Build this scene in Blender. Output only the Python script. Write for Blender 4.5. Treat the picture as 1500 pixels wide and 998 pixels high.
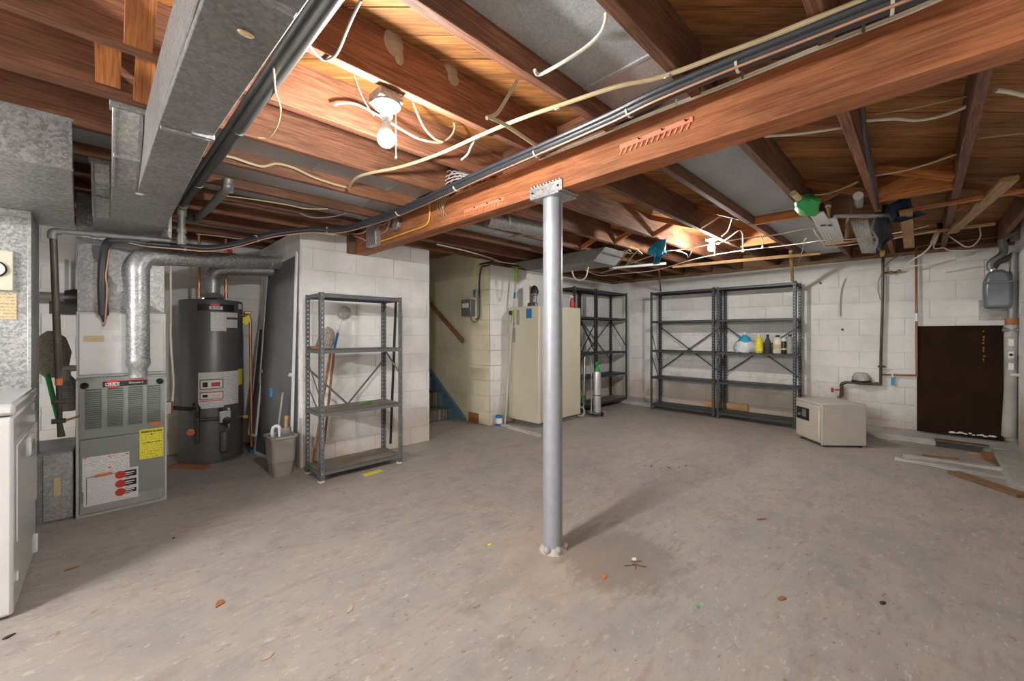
import bpy, bmesh, math, random
from mathutils import Vector, Matrix, Quaternion
random.seed(7)
for o in list(bpy.data.objects): bpy.data.objects.remove(o)
scene = bpy.context.scene
C = scene.collection
R_ = math.radians

# ---------------------------------------------------------------- camera, light, exposure
FPX, CX, HY, H = 596.5, 750.0, 489.0, 1.2
YAW = R_(45.22)
Fw = (math.cos(YAW), math.sin(YAW)); Rt = (math.sin(YAW), -math.cos(YAW))
cam_d = bpy.data.cameras.new('camera'); cam = bpy.data.objects.new('camera', cam_d); C.objects.link(cam)
cam.location = (0, 0, H)
cam.rotation_euler = (R_(90), 0, math.atan2(Fw[1], Fw[0]) - R_(90))
cam_d.sensor_width = 36.0; cam_d.lens = FPX / 1500 * 36.0
cam_d.shift_y = (HY - 499.0) / 1500.0
cam_d.clip_start = 0.02
scene.camera = cam
world = bpy.data.worlds.new('world'); scene.world = world; world.use_nodes = True
world.node_tree.nodes['Background'].inputs[0].default_value = (0.5, 0.52, 0.55, 1)
world.node_tree.nodes['Background'].inputs[1].default_value = 0.0
vs = scene.view_settings
vs.view_transform = 'Standard'; vs.look = 'None'; vs.gamma = 1.0; vs.exposure = 0.85
try: vs.use_curve_mapping = False
except Exception: pass
BULB = 1000.0          # strength of each bare bulb
FILL = 420.0          # strength of the fill light added behind the camera

# pixel helpers: a pixel gives a direction, a plane it touches gives the distance
def ray(px, py):
    r = (px - CX) / FPX; u = (HY - py) / FPX
    return (Fw[0] + Rt[0] * r, Fw[1] + Rt[1] * r, u)
def Z(px, py, z=0.0):
    d = ray(px, py); t = (z - H) / d[2]; return Vector((d[0] * t, d[1] * t, z))
def X(px, py, x):
    d = ray(px, py); t = x / d[0]; return Vector((x, d[1] * t, H + d[2] * t))
def Y(px, py, y):
    d = ray(px, py); t = y / d[1]; return Vector((d[0] * t, y, H + d[2] * t))
def V(*a): return Vector(a)

# ---------------------------------------------------------------- materials
MATS = {}
def new_mat(name):
    m = bpy.data.materials.new(name); m.use_nodes = True; MATS[name] = m
    nt = m.node_tree; b = nt.nodes['Principled BSDF']
    return m, nt, b
def N(nt, t, **kw):
    n = nt.nodes.new(t)
    for k, v in kw.items():
        if k in n.inputs.keys() if isinstance(k, str) else False: n.inputs[k].default_value = v
        else: setattr(n, k, v)
    return n
def L(nt, a, b): nt.links.new(a, b)
def ramp(nt, stops):
    r = nt.nodes.new('ShaderNodeValToRGB'); e = r.color_ramp.elements
    while len(e) < len(stops): e.new(0.5)
    for i, (p, c) in enumerate(stops):
        e[i].position = p; e[i].color = (*c, 1) if len(c) == 3 else c
    return r
def mixc(nt, fac, a, b, mode='MIX'):
    m = nt.nodes.new('ShaderNodeMix'); m.data_type = 'RGBA'; m.blend_type = mode
    for s, v in ((m.inputs[0], fac), (m.inputs[6], a), (m.inputs[7], b)):
        if hasattr(v, 'is_linked'): L(nt, v, s)
        elif isinstance(v, (int, float)): s.default_value = v
        else: s.default_value = (*v, 1)
    return m.outputs[2]
def objco(nt, scale=(1, 1, 1), rnd=False):
    tc = N(nt, 'ShaderNodeTexCoord'); mp = N(nt, 'ShaderNodeMapping')
    mp.inputs['Scale'].default_value = scale
    L(nt, tc.outputs['Object'], mp.inputs[0])
    if rnd:
        oi = N(nt, 'ShaderNodeObjectInfo'); ma = N(nt, 'ShaderNodeMath', operation='MULTIPLY'); ma.inputs[1].default_value = 37.0
        L(nt, oi.outputs['Random'], ma.inputs[0]); L(nt, ma.outputs[0], mp.inputs['Location'])
    return mp.outputs[0]
def worldco(nt, scale=(1, 1, 1), rot=(0, 0, 0)):
    g = N(nt, 'ShaderNodeNewGeometry'); mp = N(nt, 'ShaderNodeMapping')
    mp.inputs['Scale'].default_value = scale; mp.inputs['Rotation'].default_value = rot
    L(nt, g.outputs['Position'], mp.inputs[0]); return mp.outputs[0]
def noise(nt, co, scale, detail=4, rough=0.55, dist=0.0):
    n = N(nt, 'ShaderNodeTexNoise'); n.inputs['Scale'].default_value = scale; n.inputs['Detail'].default_value = detail
    n.inputs['Roughness'].default_value = rough; n.inputs['Distortion'].default_value = dist
    L(nt, co, n.inputs['Vector']); return n.outputs['Fac']
def bump(nt, b, h, s=0.2, d=0.01):
    bp = N(nt, 'ShaderNodeBump'); bp.inputs['Strength'].default_value = s; bp.inputs['Distance'].default_value = d
    L(nt, h, bp.inputs['Height']); L(nt, bp.outputs[0], b.inputs['Normal'])
def plain(name, col, rough=0.5, metal=0.0, var=0.08, scale=9.0, emit=0.0, alpha=1.0):
    m, nt, b = new_mat(name)
    n = noise(nt, objco(nt, rnd=True), scale, 3)
    r = ramp(nt, [(0.3, tuple(c * (1 - var) for c in col)), (0.7, tuple(min(1, c * (1 + var)) for c in col))])
    L(nt, n, r.inputs[0]); L(nt, r.outputs[0], b.inputs['Base Color'])
    b.inputs['Roughness'].default_value = rough; b.inputs['Metallic'].default_value = metal
    if emit: b.inputs['Emission Color'].default_value = (*col, 1); b.inputs['Emission Strength'].default_value = emit
    if alpha < 1: b.inputs['Alpha'].default_value = alpha
    return m
def wood(name, dark, mid, light, rough=0.7, grain=(1.0, 16, 16), vary=0.25):
    m, nt, b = new_mat(name)
    n1 = noise(nt, objco(nt, grain, True), 3.0, 6, 0.65, 1.5)
    nf = noise(nt, objco(nt, (2.2, 75, 75), True), 2.6, 3, 0.6, 0.6)
    n2 = noise(nt, objco(nt, (0.8, 2.0, 2.0), True), 2.4, 4)
    vk = N(nt, 'ShaderNodeTexVoronoi'); vk.inputs['Scale'].default_value = 1.0; L(nt, objco(nt, (1.3, 4.0, 4.0), True), vk.inputs['Vector'])
    r = ramp(nt, [(0.28, dark), (0.5, mid), (0.74, light)]); L(nt, n1, r.inputs[0])
    r2 = ramp(nt, [(0.3, (0.58,) * 3), (0.66, (1.15,) * 3)]); L(nt, n2, r2.inputs[0])
    c = mixc(nt, 1.0, r.outputs[0], r2.outputs[0], 'MULTIPLY')
    r3 = ramp(nt, [(0.34, (0.66,) * 3), (0.58, (1.10,) * 3)]); L(nt, nf, r3.inputs[0])
    c = mixc(nt, 1.0, c, r3.outputs[0], 'MULTIPLY')
    rk = ramp(nt, [(0.0, (0.75,) * 3), (0.085, (0,) * 3)]); L(nt, vk.outputs['Distance'], rk.inputs[0])
    c = mixc(nt, rk.outputs[0], c, tuple(x * 0.45 for x in dark))
    oi = N(nt, 'ShaderNodeObjectInfo'); hs = N(nt, 'ShaderNodeHueSaturation')
    mr = N(nt, 'ShaderNodeMapRange'); mr.inputs[3].default_value = 1 - vary; mr.inputs[4].default_value = 1 + vary
    L(nt, oi.outputs['Random'], mr.inputs[0]); L(nt, mr.outputs[0], hs.inputs['Value']); L(nt, c, hs.inputs['Color'])
    L(nt, hs.outputs[0], b.inputs['Base Color'])
    b.inputs['Roughness'].default_value = rough
    bump(nt, b, nf, 0.2, 0.003)
    return m
def galv(name, a, bcol, scale=60.0, rough=0.38, metal=0.85):
    m, nt, b = new_mat(name)
    co = worldco(nt)
    n0 = noise(nt, co, scale * 0.5, 3, 0.6)
    wv = N(nt, 'ShaderNodeVectorMath', operation='MULTIPLY_ADD'); cb_ = N(nt, 'ShaderNodeCombineXYZ')
    for q in range(3): L(nt, n0, cb_.inputs[q])
    L(nt, cb_.outputs[0], wv.inputs[0]); wv.inputs[1].default_value = (0.03,) * 3; L(nt, co, wv.inputs[2])
    v = N(nt, 'ShaderNodeTexVoronoi'); v.inputs['Scale'].default_value = scale; L(nt, wv.outputs[0], v.inputs['Vector'])
    sx = N(nt, 'ShaderNodeSeparateColor'); L(nt, v.outputs['Color'], sx.inputs[0])
    n = noise(nt, co, scale * 0.8, 4); n2 = noise(nt, co, 3.0, 3)
    ad = N(nt, 'ShaderNodeMath', operation='ADD'); L(nt, sx.outputs[0], ad.inputs[0]); L(nt, n, ad.inputs[1])
    r = ramp(nt, [(0.3, a), (0.75, bcol)]); hf = N(nt, 'ShaderNodeMath', operation='MULTIPLY'); hf.inputs[1].default_value = 0.5; L(nt, ad.outputs[0], hf.inputs[0]); L(nt, hf.outputs[0], r.inputs[0])
    r2 = ramp(nt, [(0.3, (0.82,) * 3), (0.7, (1.08,) * 3)]); L(nt, n2, r2.inputs[0])
    L(nt, mixc(nt, 1.0, r.outputs[0], r2.outputs[0], 'MULTIPLY'), b.inputs['Base Color']); b.inputs['Metallic'].default_value = metal
    mr = N(nt, 'ShaderNodeMapRange'); mr.inputs[3].default_value = rough - 0.05; mr.inputs[4].default_value = rough + 0.15
    L(nt, sx.outputs[1], mr.inputs[0]); L(nt, mr.outputs[0], b.inputs['Roughness'])
    return m
# woods
wood('fir_red', (0.095, 0.038, 0.019), (0.215, 0.088, 0.045), (0.33, 0.16, 0.09))
wood('fir_beam', (0.29, 0.088, 0.030), (0.47, 0.165, 0.064), (0.60, 0.255, 0.115), vary=0.05)
wood('fir_pale', (0.24, 0.12, 0.05), (0.38, 0.22, 0.10), (0.50, 0.33, 0.17))
wood('fir_orange', (0.28, 0.085, 0.018), (0.47, 0.165, 0.042), (0.60, 0.25, 0.08), vary=0.15)
wood('plank_floor', (0.19, 0.070, 0.018), (0.36, 0.150, 0.040), (0.47, 0.225, 0.068), grain=(0.8, 9, 9), vary=0.2)
wood('pine_strip', (0.34, 0.17, 0.07), (0.46, 0.26, 0.11), (0.56, 0.36, 0.17), vary=0.12)
wood('old_board', (0.10, 0.05, 0.022), (0.20, 0.11, 0.05), (0.30, 0.18, 0.09))
wood('handle_wood', (0.30, 0.12, 0.04), (0.42, 0.20, 0.075), (0.52, 0.28, 0.12), vary=0.1)
wood('grey_board', (0.32, 0.31, 0.30), (0.46, 0.45, 0.43), (0.60, 0.59, 0.57), vary=0.15)
wood('dusty_shelf', (0.13, 0.10, 0.07), (0.22, 0.185, 0.14), (0.30, 0.26, 0.20), vary=0.1)
# metals and plastics
galv('galvanized', (0.40, 0.41, 0.42), (0.60, 0.62, 0.63), 90, 0.42, 0.75)
galv('galv_spangle', (0.31, 0.32, 0.33), (0.60, 0.62, 0.63), 95, 0.42, 0.7)
galv('galv_dull', (0.26, 0.265, 0.265), (0.38, 0.385, 0.385), 90, 0.5, 0.55)
galv('galv_pan', (0.43, 0.46, 0.48), (0.58, 0.61, 0.63), 150, 0.42, 0.45)
plain('column_paint', (0.34, 0.36, 0.41), 0.42, 0.3, 0.06, 20)
plain('shelf_grey', (0.155, 0.165, 0.175), 0.5, 0.3, 0.12, 14)
plain('shelf_dark', (0.055, 0.062, 0.070), 0.5, 0.3, 0.15, 14)
plain('steel', (0.55, 0.56, 0.57), 0.3, 0.9)
plain('pipe_grey', (0.22, 0.225, 0.22), 0.45, 0.4)
plain('pipe_dark', (0.085, 0.072, 0.058), 0.4, 0.5, 0.25)
plain('copper', (0.62, 0.28, 0.14), 0.32, 0.85, 0.15)
plain('copper_line', (0.52, 0.30, 0.19), 0.45, 0.4, 0.15)
plain('brass', (0.55, 0.38, 0.12), 0.35, 0.85)
plain('black_foam', (0.045, 0.049, 0.058), 0.4)
plain('black', (0.014, 0.014, 0.015), 0.45)
plain('white_enamel', (0.60, 0.61, 0.61), 0.10, 0, 0.02)
plain('white_panel', (0.74, 0.75, 0.76), 0.35, 0, 0.03)
plain('aged_cable', (0.40, 0.35, 0.25), 0.6)
plain('pipe_iron', (0.105, 0.11, 0.105), 0.36, 0.55, 0.2)
plain('white_frame', (0.70, 0.71, 0.71), 0.4, 0.0)
plain('ceramic', (0.60, 0.60, 0.58), 0.25, 0, 0.02)
plain('furnace_grey', (0.235, 0.265, 0.25), 0.42, 0.15, 0.05)
plain('furnace_edge', (0.55, 0.56, 0.55), 0.4, 0.3)
plain('heater_grey', (0.115, 0.117, 0.12), 0.36, 0.2, 0.06)
plain('tan_cable', (0.50, 0.40, 0.24), 0.6)
plain('white_cable', (0.72, 0.68, 0.58), 0.5)
plain('grey_cable', (0.30, 0.28, 0.25), 0.6)
plain('yellow_cable', (0.80, 0.52, 0.05), 0.4)
plain('red_paint', (0.55, 0.04, 0.03), 0.45)
plain('orange', (0.62, 0.17, 0.045), 0.5)
plain('pink_strip', (0.78, 0.28, 0.17), 0.5, 0, 0.1)
plain('bin_grey', (0.33, 0.30, 0.28), 0.5, 0, 0.04)
plain('cream', (0.60, 0.57, 0.44), 0.38, 0, 0.03, 3)
plain('safe_beige', (0.50, 0.47, 0.41), 0.5, 0, 0.04)
plain('brown_panel', (0.022, 0.0105, 0.0055), 0.85, 0, 0.3, 6)
plain('copper_old', (0.26, 0.115, 0.055), 0.45, 0.6, 0.2)
plain('lime', (0.35, 0.55, 0.03), 0.45)
plain('green', (0.02, 0.25, 0.05), 0.45)
plain('green_bag', (0.04, 0.42, 0.10), 0.5)
plain('blue', (0.02, 0.16, 0.42), 0.45)
plain('sky_blue', (0.02, 0.30, 0.52), 0.6, 0, 0.2)
plain('stair_blue', (0.13, 0.24, 0.32), 0.5, 0, 0.1)
plain('yellow', (0.80, 0.66, 0.03), 0.4)
plain('yellow_paper', (0.80, 0.70, 0.06), 0.5)
plain('tan_paper', (0.62, 0.50, 0.28), 0.7)
plain('white_paper', (0.80, 0.80, 0.80), 0.6, 0, 0.02)
plain('milk', (0.70, 0.68, 0.56), 0.4)
plain('bag_white', (0.62, 0.66, 0.68), 0.4, 0, 0.12)
plain('clear_grey', (0.32, 0.33, 0.33), 0.3, 0.1)
plain('denim', (0.035, 0.05, 0.085), 0.85, 0, 0.3)
plain('rag_dark', (0.05, 0.055, 0.065), 0.85, 0, 0.3)
plain('mop', (0.36, 0.325, 0.275), 0.95, 0, 0.35, 60)
plain('brush_grey', (0.30, 0.285, 0.265), 0.9, 0, 0.25, 60)
plain('rug', (0.14, 0.125, 0.11), 0.95, 0, 0.35, 40)
plain('rug_light', (0.34, 0.31, 0.27), 0.95, 0, 0.3, 40)
plain('alu', (0.66, 0.67, 0.67), 0.35, 0.6)
plain('screen_mesh', (0.12, 0.122, 0.125), 0.75, 0, 0.12, 5, alpha=0.93)
plain('mud', (0.30, 0.27, 0.22), 0.9, 0, 0.2, 30)
plain('pale_chip', (0.44, 0.36, 0.26), 0.8)
plain('leaf', (0.32, 0.125, 0.05), 0.8)
plain('steel_meter', (0.17, 0.195, 0.21), 0.36, 0.3, 0.12)
plain('cork_brown', (0.34, 0.14, 0.05), 0.7, 0, 0.2)
plain('pink_insul', (0.5, 0.42, 0.40), 0.9)
plain('bulb_light', (1.0, 0.965, 0.91), 0.3, 0, 0.0, emit=BULB)
plain('fill_tube', (1.0, 0.965, 0.92), 0.4, 0, 0.0, emit=FILL)
plain('concrete_raw', (0.36, 0.35, 0.33), 0.85, 0, 0.15, 6)
plain('jacket', (0.055, 0.05, 0.05), 0.8)
MATS['brown_panel'].node_tree.nodes['Principled BSDF'].inputs['Specular IOR Level'].default_value = 0.12
# painted block wall
def wallmat(name, base, stain, bottom=0.30, dirt=0.5):
    m, nt, b = new_mat(name)
    co = worldco(nt)
    n1 = noise(nt, co, 2.2, 5, 0.6); n2 = noise(nt, co, 14, 4, 0.6); n3 = noise(nt, co, 55, 3, 0.6)
    r = ramp(nt, [(0.32, tuple(c * 0.80 for c in base)), (0.6, base)]); L(nt, n1, r.inputs[0])
    # damp, peeling band with a ragged edge low on the wall
    sx = N(nt, 'ShaderNodeSeparateXYZ'); L(nt, co, sx.inputs[0])
    ad = N(nt, 'ShaderNodeMath', operation='MULTIPLY_ADD'); L(nt, n1, ad.inputs[0]); ad.inputs[1].default_value = -1.3; L(nt, sx.outputs[2], ad.inputs[2])
    a2 = N(nt, 'ShaderNodeMath', operation='MULTIPLY_ADD'); L(nt, n2, a2.inputs[0]); a2.inputs[1].default_value = -0.35; L(nt, ad.outputs[0], a2.inputs[2])
    rs = ramp(nt, [(0.0, (dirt,) * 3), (0.2, (dirt * 0.8,) * 3), (0.44, (0,) * 3)])
    mr = N(nt, 'ShaderNodeMapRange'); mr.inputs[1].default_value = -0.75; mr.inputs[2].default_value = -0.75 + bottom * 3; L(nt, a2.outputs[0], mr.inputs[0])
    L(nt, mr.outputs[0], rs.inputs[0])
    c = mixc(nt, rs.outputs[0], r.outputs[0], stain)
    rr = ramp(nt, [(0.56, (0,) * 3), (0.75, (0.28,) * 3)]); L(nt, n2, rr.inputs[0])
    c = mixc(nt, rr.outputs[0], c, tuple(x * 0.72 for x in base))
    L(nt, c, b.inputs['Base Color']); b.inputs['Roughness'].default_value = 0.75
    bump(nt, b, n3, 0.35, 0.004)
    return m
wallmat('block_white', (0.86, 0.855, 0.845), (0.52, 0.40, 0.28), 0.30, 0.6)
wallmat('block_back', (0.80, 0.80, 0.785), (0.44, 0.35, 0.25), 0.36, 0.8)
wallmat('wall_yellow', (0.84, 0.79, 0.58), (0.66, 0.60, 0.45), 0.15, 0.3)
# floor: worn grey paint over concrete
def floormat():
    m, nt, b = new_mat('floor_paint')
    co = worldco(nt)
    st = worldco(nt, (0.55, 1.9, 1), (0, 0, R_(-8)))
    st2 = worldco(nt, (0.7, 1.5, 1), (0, 0, R_(35)))
    n1 = noise(nt, co, 0.9, 5, 0.6); n2 = noise(nt, worldco(nt, (0.8, 1.2, 1), (0, 0, R_(-10))), 3.0, 8, 0.68, 0.3); n3 = noise(nt, co, 24, 6, 0.7); n4 = noise(nt, st, 8, 7, 0.74, 0.4)
    n5 = noise(nt, st2, 9.5, 7, 0.74); n6 = noise(nt, st2, 22, 5, 0.7); n7 = noise(nt, co, 5.0, 6, 0.7); n8 = noise(nt, worldco(nt, (1.3, 1.0, 1)), 12.5, 3, 0.5)
    base = ramp(nt, [(0.32, (0.265, 0.262, 0.258)), (0.5, (0.305, 0.30, 0.294)), (0.68, (0.345, 0.338, 0.328))]); L(nt, n2, base.inputs[0])
    def dist(cx, cy, r):
        vm = N(nt, 'ShaderNodeVectorMath', operation='DISTANCE'); L(nt, co, vm.inputs[0]); vm.inputs[1].default_value = (cx, cy, 0)
        q = N(nt, 'ShaderNodeMapRange'); q.inputs[1].default_value = r; q.inputs[2].default_value = r * 0.1; L(nt, vm.outputs['Value'], q.inputs[0]); return q.outputs[0]
    def addn(a, k, c):
        q = N(nt, 'ShaderNodeMath', operation='MULTIPLY_ADD'); L(nt, a, q.inputs[0]); q.inputs[1].default_value = k
        if hasattr(c, 'is_linked'): L(nt, c, q.inputs[2])
        else: q.inputs[2].default_value = c
        return q.outputs[0]
    def layer(c, src, lo, hi, amt, col):
        r_ = ramp(nt, [(lo, (0,) * 3), (hi, (amt,) * 3)]) if lo < hi else ramp(nt, [(hi, (amt,) * 3), (lo, (0,) * 3)])
        L(nt, src, r_.inputs[0]); return mixc(nt, r_.outputs[0], c, col)
    # ragged areas all over the slab where the grey paint has worn to tan
    w = addn(n2, 1.3, 0.22); w = addn(n1, 0.7, w); w = addn(w, 0.5, 0.0)
    c = layer(base.outputs[0], w, 0.46, 0.84, 1.0, (0.42, 0.345, 0.285))
    c = layer(c, n4, 0.53, 0.63, 0.6, (0.30, 0.218, 0.185))      # reddish scuffs
    c = layer(c, n7, 0.53, 0.66, 0.45, (0.225, 0.20, 0.185))      # grimy blotches
    c = layer(c, n5, 0.595, 0.63, 0.50, (0.47, 0.425, 0.365))     # flaked pale patches
    c = layer(c, n6, 0.615, 0.645, 0.65, (0.54, 0.51, 0.46))      # pale flecks
    c = layer(c, n6, 0.375, 0.335, 0.75, (0.17, 0.115, 0.09))     # dark specks
    c = layer(c, n4, 0.42, 0.32, 0.40, (0.20, 0.185, 0.17))
    c = layer(c, n8, 0.705, 0.72, 0.7, (0.30, 0.16, 0.09))         # rusty drips
    # grime, rust and old mortar around the foot of the post
    g2 = addn(dist(1.68, 1.35, 0.75), 0.5, 0.0); g2 = addn(n5, 0.75, g2)
    c = layer(c, g2, 0.58, 0.80, 0.55, (0.47, 0.365, 0.285))
    g = addn(dist(1.95, 1.15, 0.60), 0.55, 0.0); g = addn(n4, 0.5, g); g = addn(n3, 0.25, g)
    c = layer(c, g, 0.60, 0.74, 0.6, (0.19, 0.15, 0.125))
    L(nt, c, b.inputs['Base Color'])
    rr = N(nt, 'ShaderNodeMapRange'); rr.inputs[3].default_value = 0.40; rr.inputs[4].default_value = 0.78; L(nt, n2, rr.inputs[0]); L(nt, rr.outputs[0], b.inputs['Roughness'])
    bump(nt, b, n3, 0.15, 0.004)
floormat()
# printed sheets: rows of grey lines
def printmat(name, base, ink, rows, cols=2.0, dens=0.5):
    m, nt, b = new_mat(name)
    tc = N(nt, 'ShaderNodeTexCoord'); mp = N(nt, 'ShaderNodeMapping'); L(nt, tc.outputs['Generated'], mp.inputs[0])
    sx = N(nt, 'ShaderNodeSeparateXYZ'); L(nt, mp.outputs[0], sx.inputs[0])
    m1 = N(nt, 'ShaderNodeMath', operation='MULTIPLY'); L(nt, sx.outputs[2], m1.inputs[0]); m1.inputs[1].default_value = rows
    fr = N(nt, 'ShaderNodeMath', operation='FRACT'); L(nt, m1.outputs[0], fr.inputs[0])
    gt = N(nt, 'ShaderNodeMath', operation='GREATER_THAN'); L(nt, fr.outputs[0], gt.inputs[0]); gt.inputs[1].default_value = 0.55
    mp2 = N(nt, 'ShaderNodeMapping'); mp2.inputs['Scale'].default_value = (cols * 4, cols * 4, rows); L(nt, tc.outputs['Generated'], mp2.inputs[0])
    n = noise(nt, mp2.outputs[0], 2.0, 2)
    g2 = N(nt, 'ShaderNodeMath', operation='GREATER_THAN'); L(nt, n, g2.inputs[0]); g2.inputs[1].default_value = 1 - dens
    mu = N(nt, 'ShaderNodeMath', operation='MULTIPLY'); L(nt, gt.outputs[0], mu.inputs[0]); L(nt, g2.outputs[0], mu.inputs[1])
    L(nt, mixc(nt, mu.outputs[0], base, ink), b.inputs['Base Color']); b.inputs['Roughness'].default_value = 0.5
printmat('print_white', (0.80, 0.80, 0.80), (0.42, 0.42, 0.43), 22, 2, 0.55)
printmat('print_fine', (0.78, 0.78, 0.78), (0.50, 0.48, 0.50), 30, 3, 0.6)
printmat('print_yellow', (0.82, 0.74, 0.05), (0.40, 0.34, 0.05), 12, 1.5, 0.45)
printmat('print_tan', (0.66, 0.55, 0.34), (0.42, 0.32, 0.18), 8, 2, 0.5)

# ---------------------------------------------------------------- mesh helpers
class MB:
    def __init__(s): s.v = []; s.f = []
    def box(s, a, b):
        x0, x1 = sorted((a[0], b[0])); y0, y1 = sorted((a[1], b[1])); z0, z1 = sorted((a[2], b[2]))
        return s.hexa([(x0, y0, z0), (x1, y0, z0), (x1, y1, z0), (x0, y1, z0), (x0, y0, z1), (x1, y0, z1), (x1, y1, z1), (x0, y1, z1)])
    def hexa(s, p):
        n = len(s.v); s.v += [Vector(q) for q in p]
        s.f += [tuple(n + i for i in q) for q in ((3, 2, 1, 0), (4, 5, 6, 7), (0, 1, 5, 4), (1, 2, 6, 5), (2, 3, 7, 6), (3, 0, 4, 7))]
        return s
    def beam(s, p0, p1, w, t, up=(0, 0, 1)):
        p0 = Vector(p0); p1 = Vector(p1); d = (p1 - p0).normalized(); side = d.cross(Vector(up))
        if side.length < 1e-4: side = d.cross(Vector((1, 0, 0)))
        side.normalize(); u = side.cross(d).normalized(); a = side * w / 2; b = u * t / 2
        return s.hexa([p0 - a - b, p0 + a - b, p1 + a - b, p1 - a - b, p0 - a + b, p0 + a + b, p1 + a + b, p1 - a + b])
    def tube(s, pts, r, n=10, cap=True, rad=None):
        pts = [Vector(p) for p in pts]; rings = []; ref = None
        for i, p in enumerate(pts):
            if i == 0: d = pts[1] - p
            elif i == len(pts) - 1: d = p - pts[i - 1]
            else: d = (pts[i + 1] - p).normalized() + (p - pts[i - 1]).normalized()
            if d.length < 1e-6: d = Vector((0, 0, 1))
            d.normalize()
            if ref is None: ref = Vector((0, 0, 1)) if abs(d.z) < 0.9 else Vector((1, 0, 0))
            ref = ref - d * ref.dot(d)
            if ref.length < 1e-4: ref = d.orthogonal()
            ref.normalize(); b = d.cross(ref); rr = rad[i] if rad else r
            k = len(s.v); rings.append(k)
            for j in range(n):
                a = 2 * math.pi * j / n; s.v.append(p + (ref * math.cos(a) + b * math.sin(a)) * rr)
        for q in range(len(rings) - 1):
            a, c = rings[q], rings[q + 1]
            for j in range(n): s.f.append((a + j, a + (j + 1) % n, c + (j + 1) % n, c + j))
        if cap:
            s.f.append(tuple(rings[0] + j for j in reversed(range(n)))); s.f.append(tuple(rings[-1] + j for j in range(n)))
        return s
    def lathe(s, prof, c, n=24, axis=(0, 0, 1)):
        ax = Vector(axis).normalized()
        return s.tube([Vector(c) + ax * z for r, z in prof], 0, n, True, [max(r, 1e-4) for r, z in prof]) if all(abs(prof[i + 1][1] - prof[i][1]) > 1e-7 for i in range(len(prof) - 1)) else s._lathe(prof, c, n, ax)
    def _lathe(s, prof, c, n, ax):
        ref = ax.orthogonal().normalized(); b = ax.cross(ref); rings = []
        for r, z in prof:
            rings.append(len(s.v)); r = max(r, 1e-4)
            for j in range(n):
                a = 2 * math.pi * j / n; s.v.append(Vector(c) + ax * z + (ref * math.cos(a) + b * math.sin(a)) * r)
        for q in range(len(rings) - 1):
            a, d = rings[q], rings[q + 1]
            for j in range(n): s.f.append((a + j, a + (j + 1) % n, d + (j + 1) % n, d + j))
        s.f.append(tuple(rings[0] + j for j in reversed(range(n)))); s.f.append(tuple(rings[-1] + j for j in range(n)))
        return s
    def ball(s, c, r, n=14, m=8, sq=(1, 1, 1)):
        k0 = len(s.v)
        prof = [(math.sin(math.pi * i / m) * r, -math.cos(math.pi * i / m) * r) for i in range(m + 1)]
        s._lathe(prof, (0, 0, 0), n, Vector((0, 0, 1)))
        for i in range(k0, len(s.v)): s.v[i] = Vector(c) + Vector((s.v[i].x * sq[0], s.v[i].y * sq[1], s.v[i].z * sq[2]))
        return s
    def prism(s, poly, d):
        d = Vector(d); n = len(poly); k = len(s.v)
        s.v += [Vector(p) for p in poly] + [Vector(p) + d for p in poly]
        s.f.append(tuple(k + i for i in range(n))); s.f.append(tuple(k + n + i for i in reversed(range(n))))
        for i in range(n): s.f.append((k + i, k + n + i, k + n + (i + 1) % n, k + (i + 1) % n))
        return s
    def build(s, name, mat, parent=None, bevel=0.0, local=False, sharp=35, origin=None):
        off = Vector((0, 0, 0)); inv = None
        if parent is not None and not local: inv = parent.matrix_basis.inverted()
        if parent is not None and parent.parent is not None and not local: inv = (parent.parent.matrix_basis @ parent.matrix_basis).inverted()
        if inv is None and not local:
            xs = [p.x for p in s.v]; ys = [p.y for p in s.v]; zs = [p.z for p in s.v]
            off = Vector(origin) if origin else Vector(((min(xs) + max(xs)) / 2, (min(ys) + max(ys)) / 2, min(zs)))
        vv = [(inv @ p) if inv is not None else p - off for p in s.v]
        me = bpy.data.meshes.new(name); me.from_pydata([tuple(p) for p in vv], [], s.f)
        bm = bmesh.new(); bm.from_mesh(me); bmesh.ops.recalc_face_normals(bm, faces=bm.faces); bm.to_mesh(me); bm.free()
        me.polygons.foreach_set('use_smooth', [True] * len(me.polygons))
        me.set_sharp_from_angle(angle=R_(sharp))
        me.materials.append(MATS[mat])
        o = bpy.data.objects.new(name, me); C.objects.link(o); o.location = off
        if parent is not None: o.parent = parent
        if bevel:
            md = o.modifiers.new('bevel', 'BEVEL'); md.width = bevel; md.segments = 2; md.limit_method = 'ANGLE'; md.angle_limit = R_(40)
        return o
def tag(o, label=None, cat=None, group=None, kind=None):
    if label: o['label'] = label
    if cat: o['category'] = cat
    if group: o['group'] = group
    if kind: o['kind'] = kind
    return o
def thing(name, label, cat, loc=(0, 0, 0), rz=0.0, group=None):
    o = bpy.data.objects.new(name, None); C.objects.link(o); o.location = loc; o.rotation_euler = (0, 0, rz)
    o.empty_display_size = 0.05
    o.matrix_basis = Matrix.Translation(Vector(loc)) @ Matrix.Rotation(rz, 4, 'Z')
    return tag(o, label, cat, group)
def struct(name, mb, mat, origin=None): return tag(mb.build(name, mat, origin=origin), kind='structure')
def smooth(pts, k=6):
    pts = [Vector(p) for p in pts]; out = []
    if len(pts) < 3: return pts
    P = [pts[0] * 2 - pts[1]] + pts + [pts[-1] * 2 - pts[-2]]
    for i in range(1, len(P) - 2):
        for j in range(k):
            t = j / k; a, b, c, d = P[i - 1], P[i], P[i + 1], P[i + 2]
            out.append(0.5 * ((2 * b) + (c - a) * t + (2 * a - 5 * b + 4 * c - d) * t * t + (3 * b - a - 3 * c + d) * t ** 3))
    out.append(pts[-1]); return out
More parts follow.
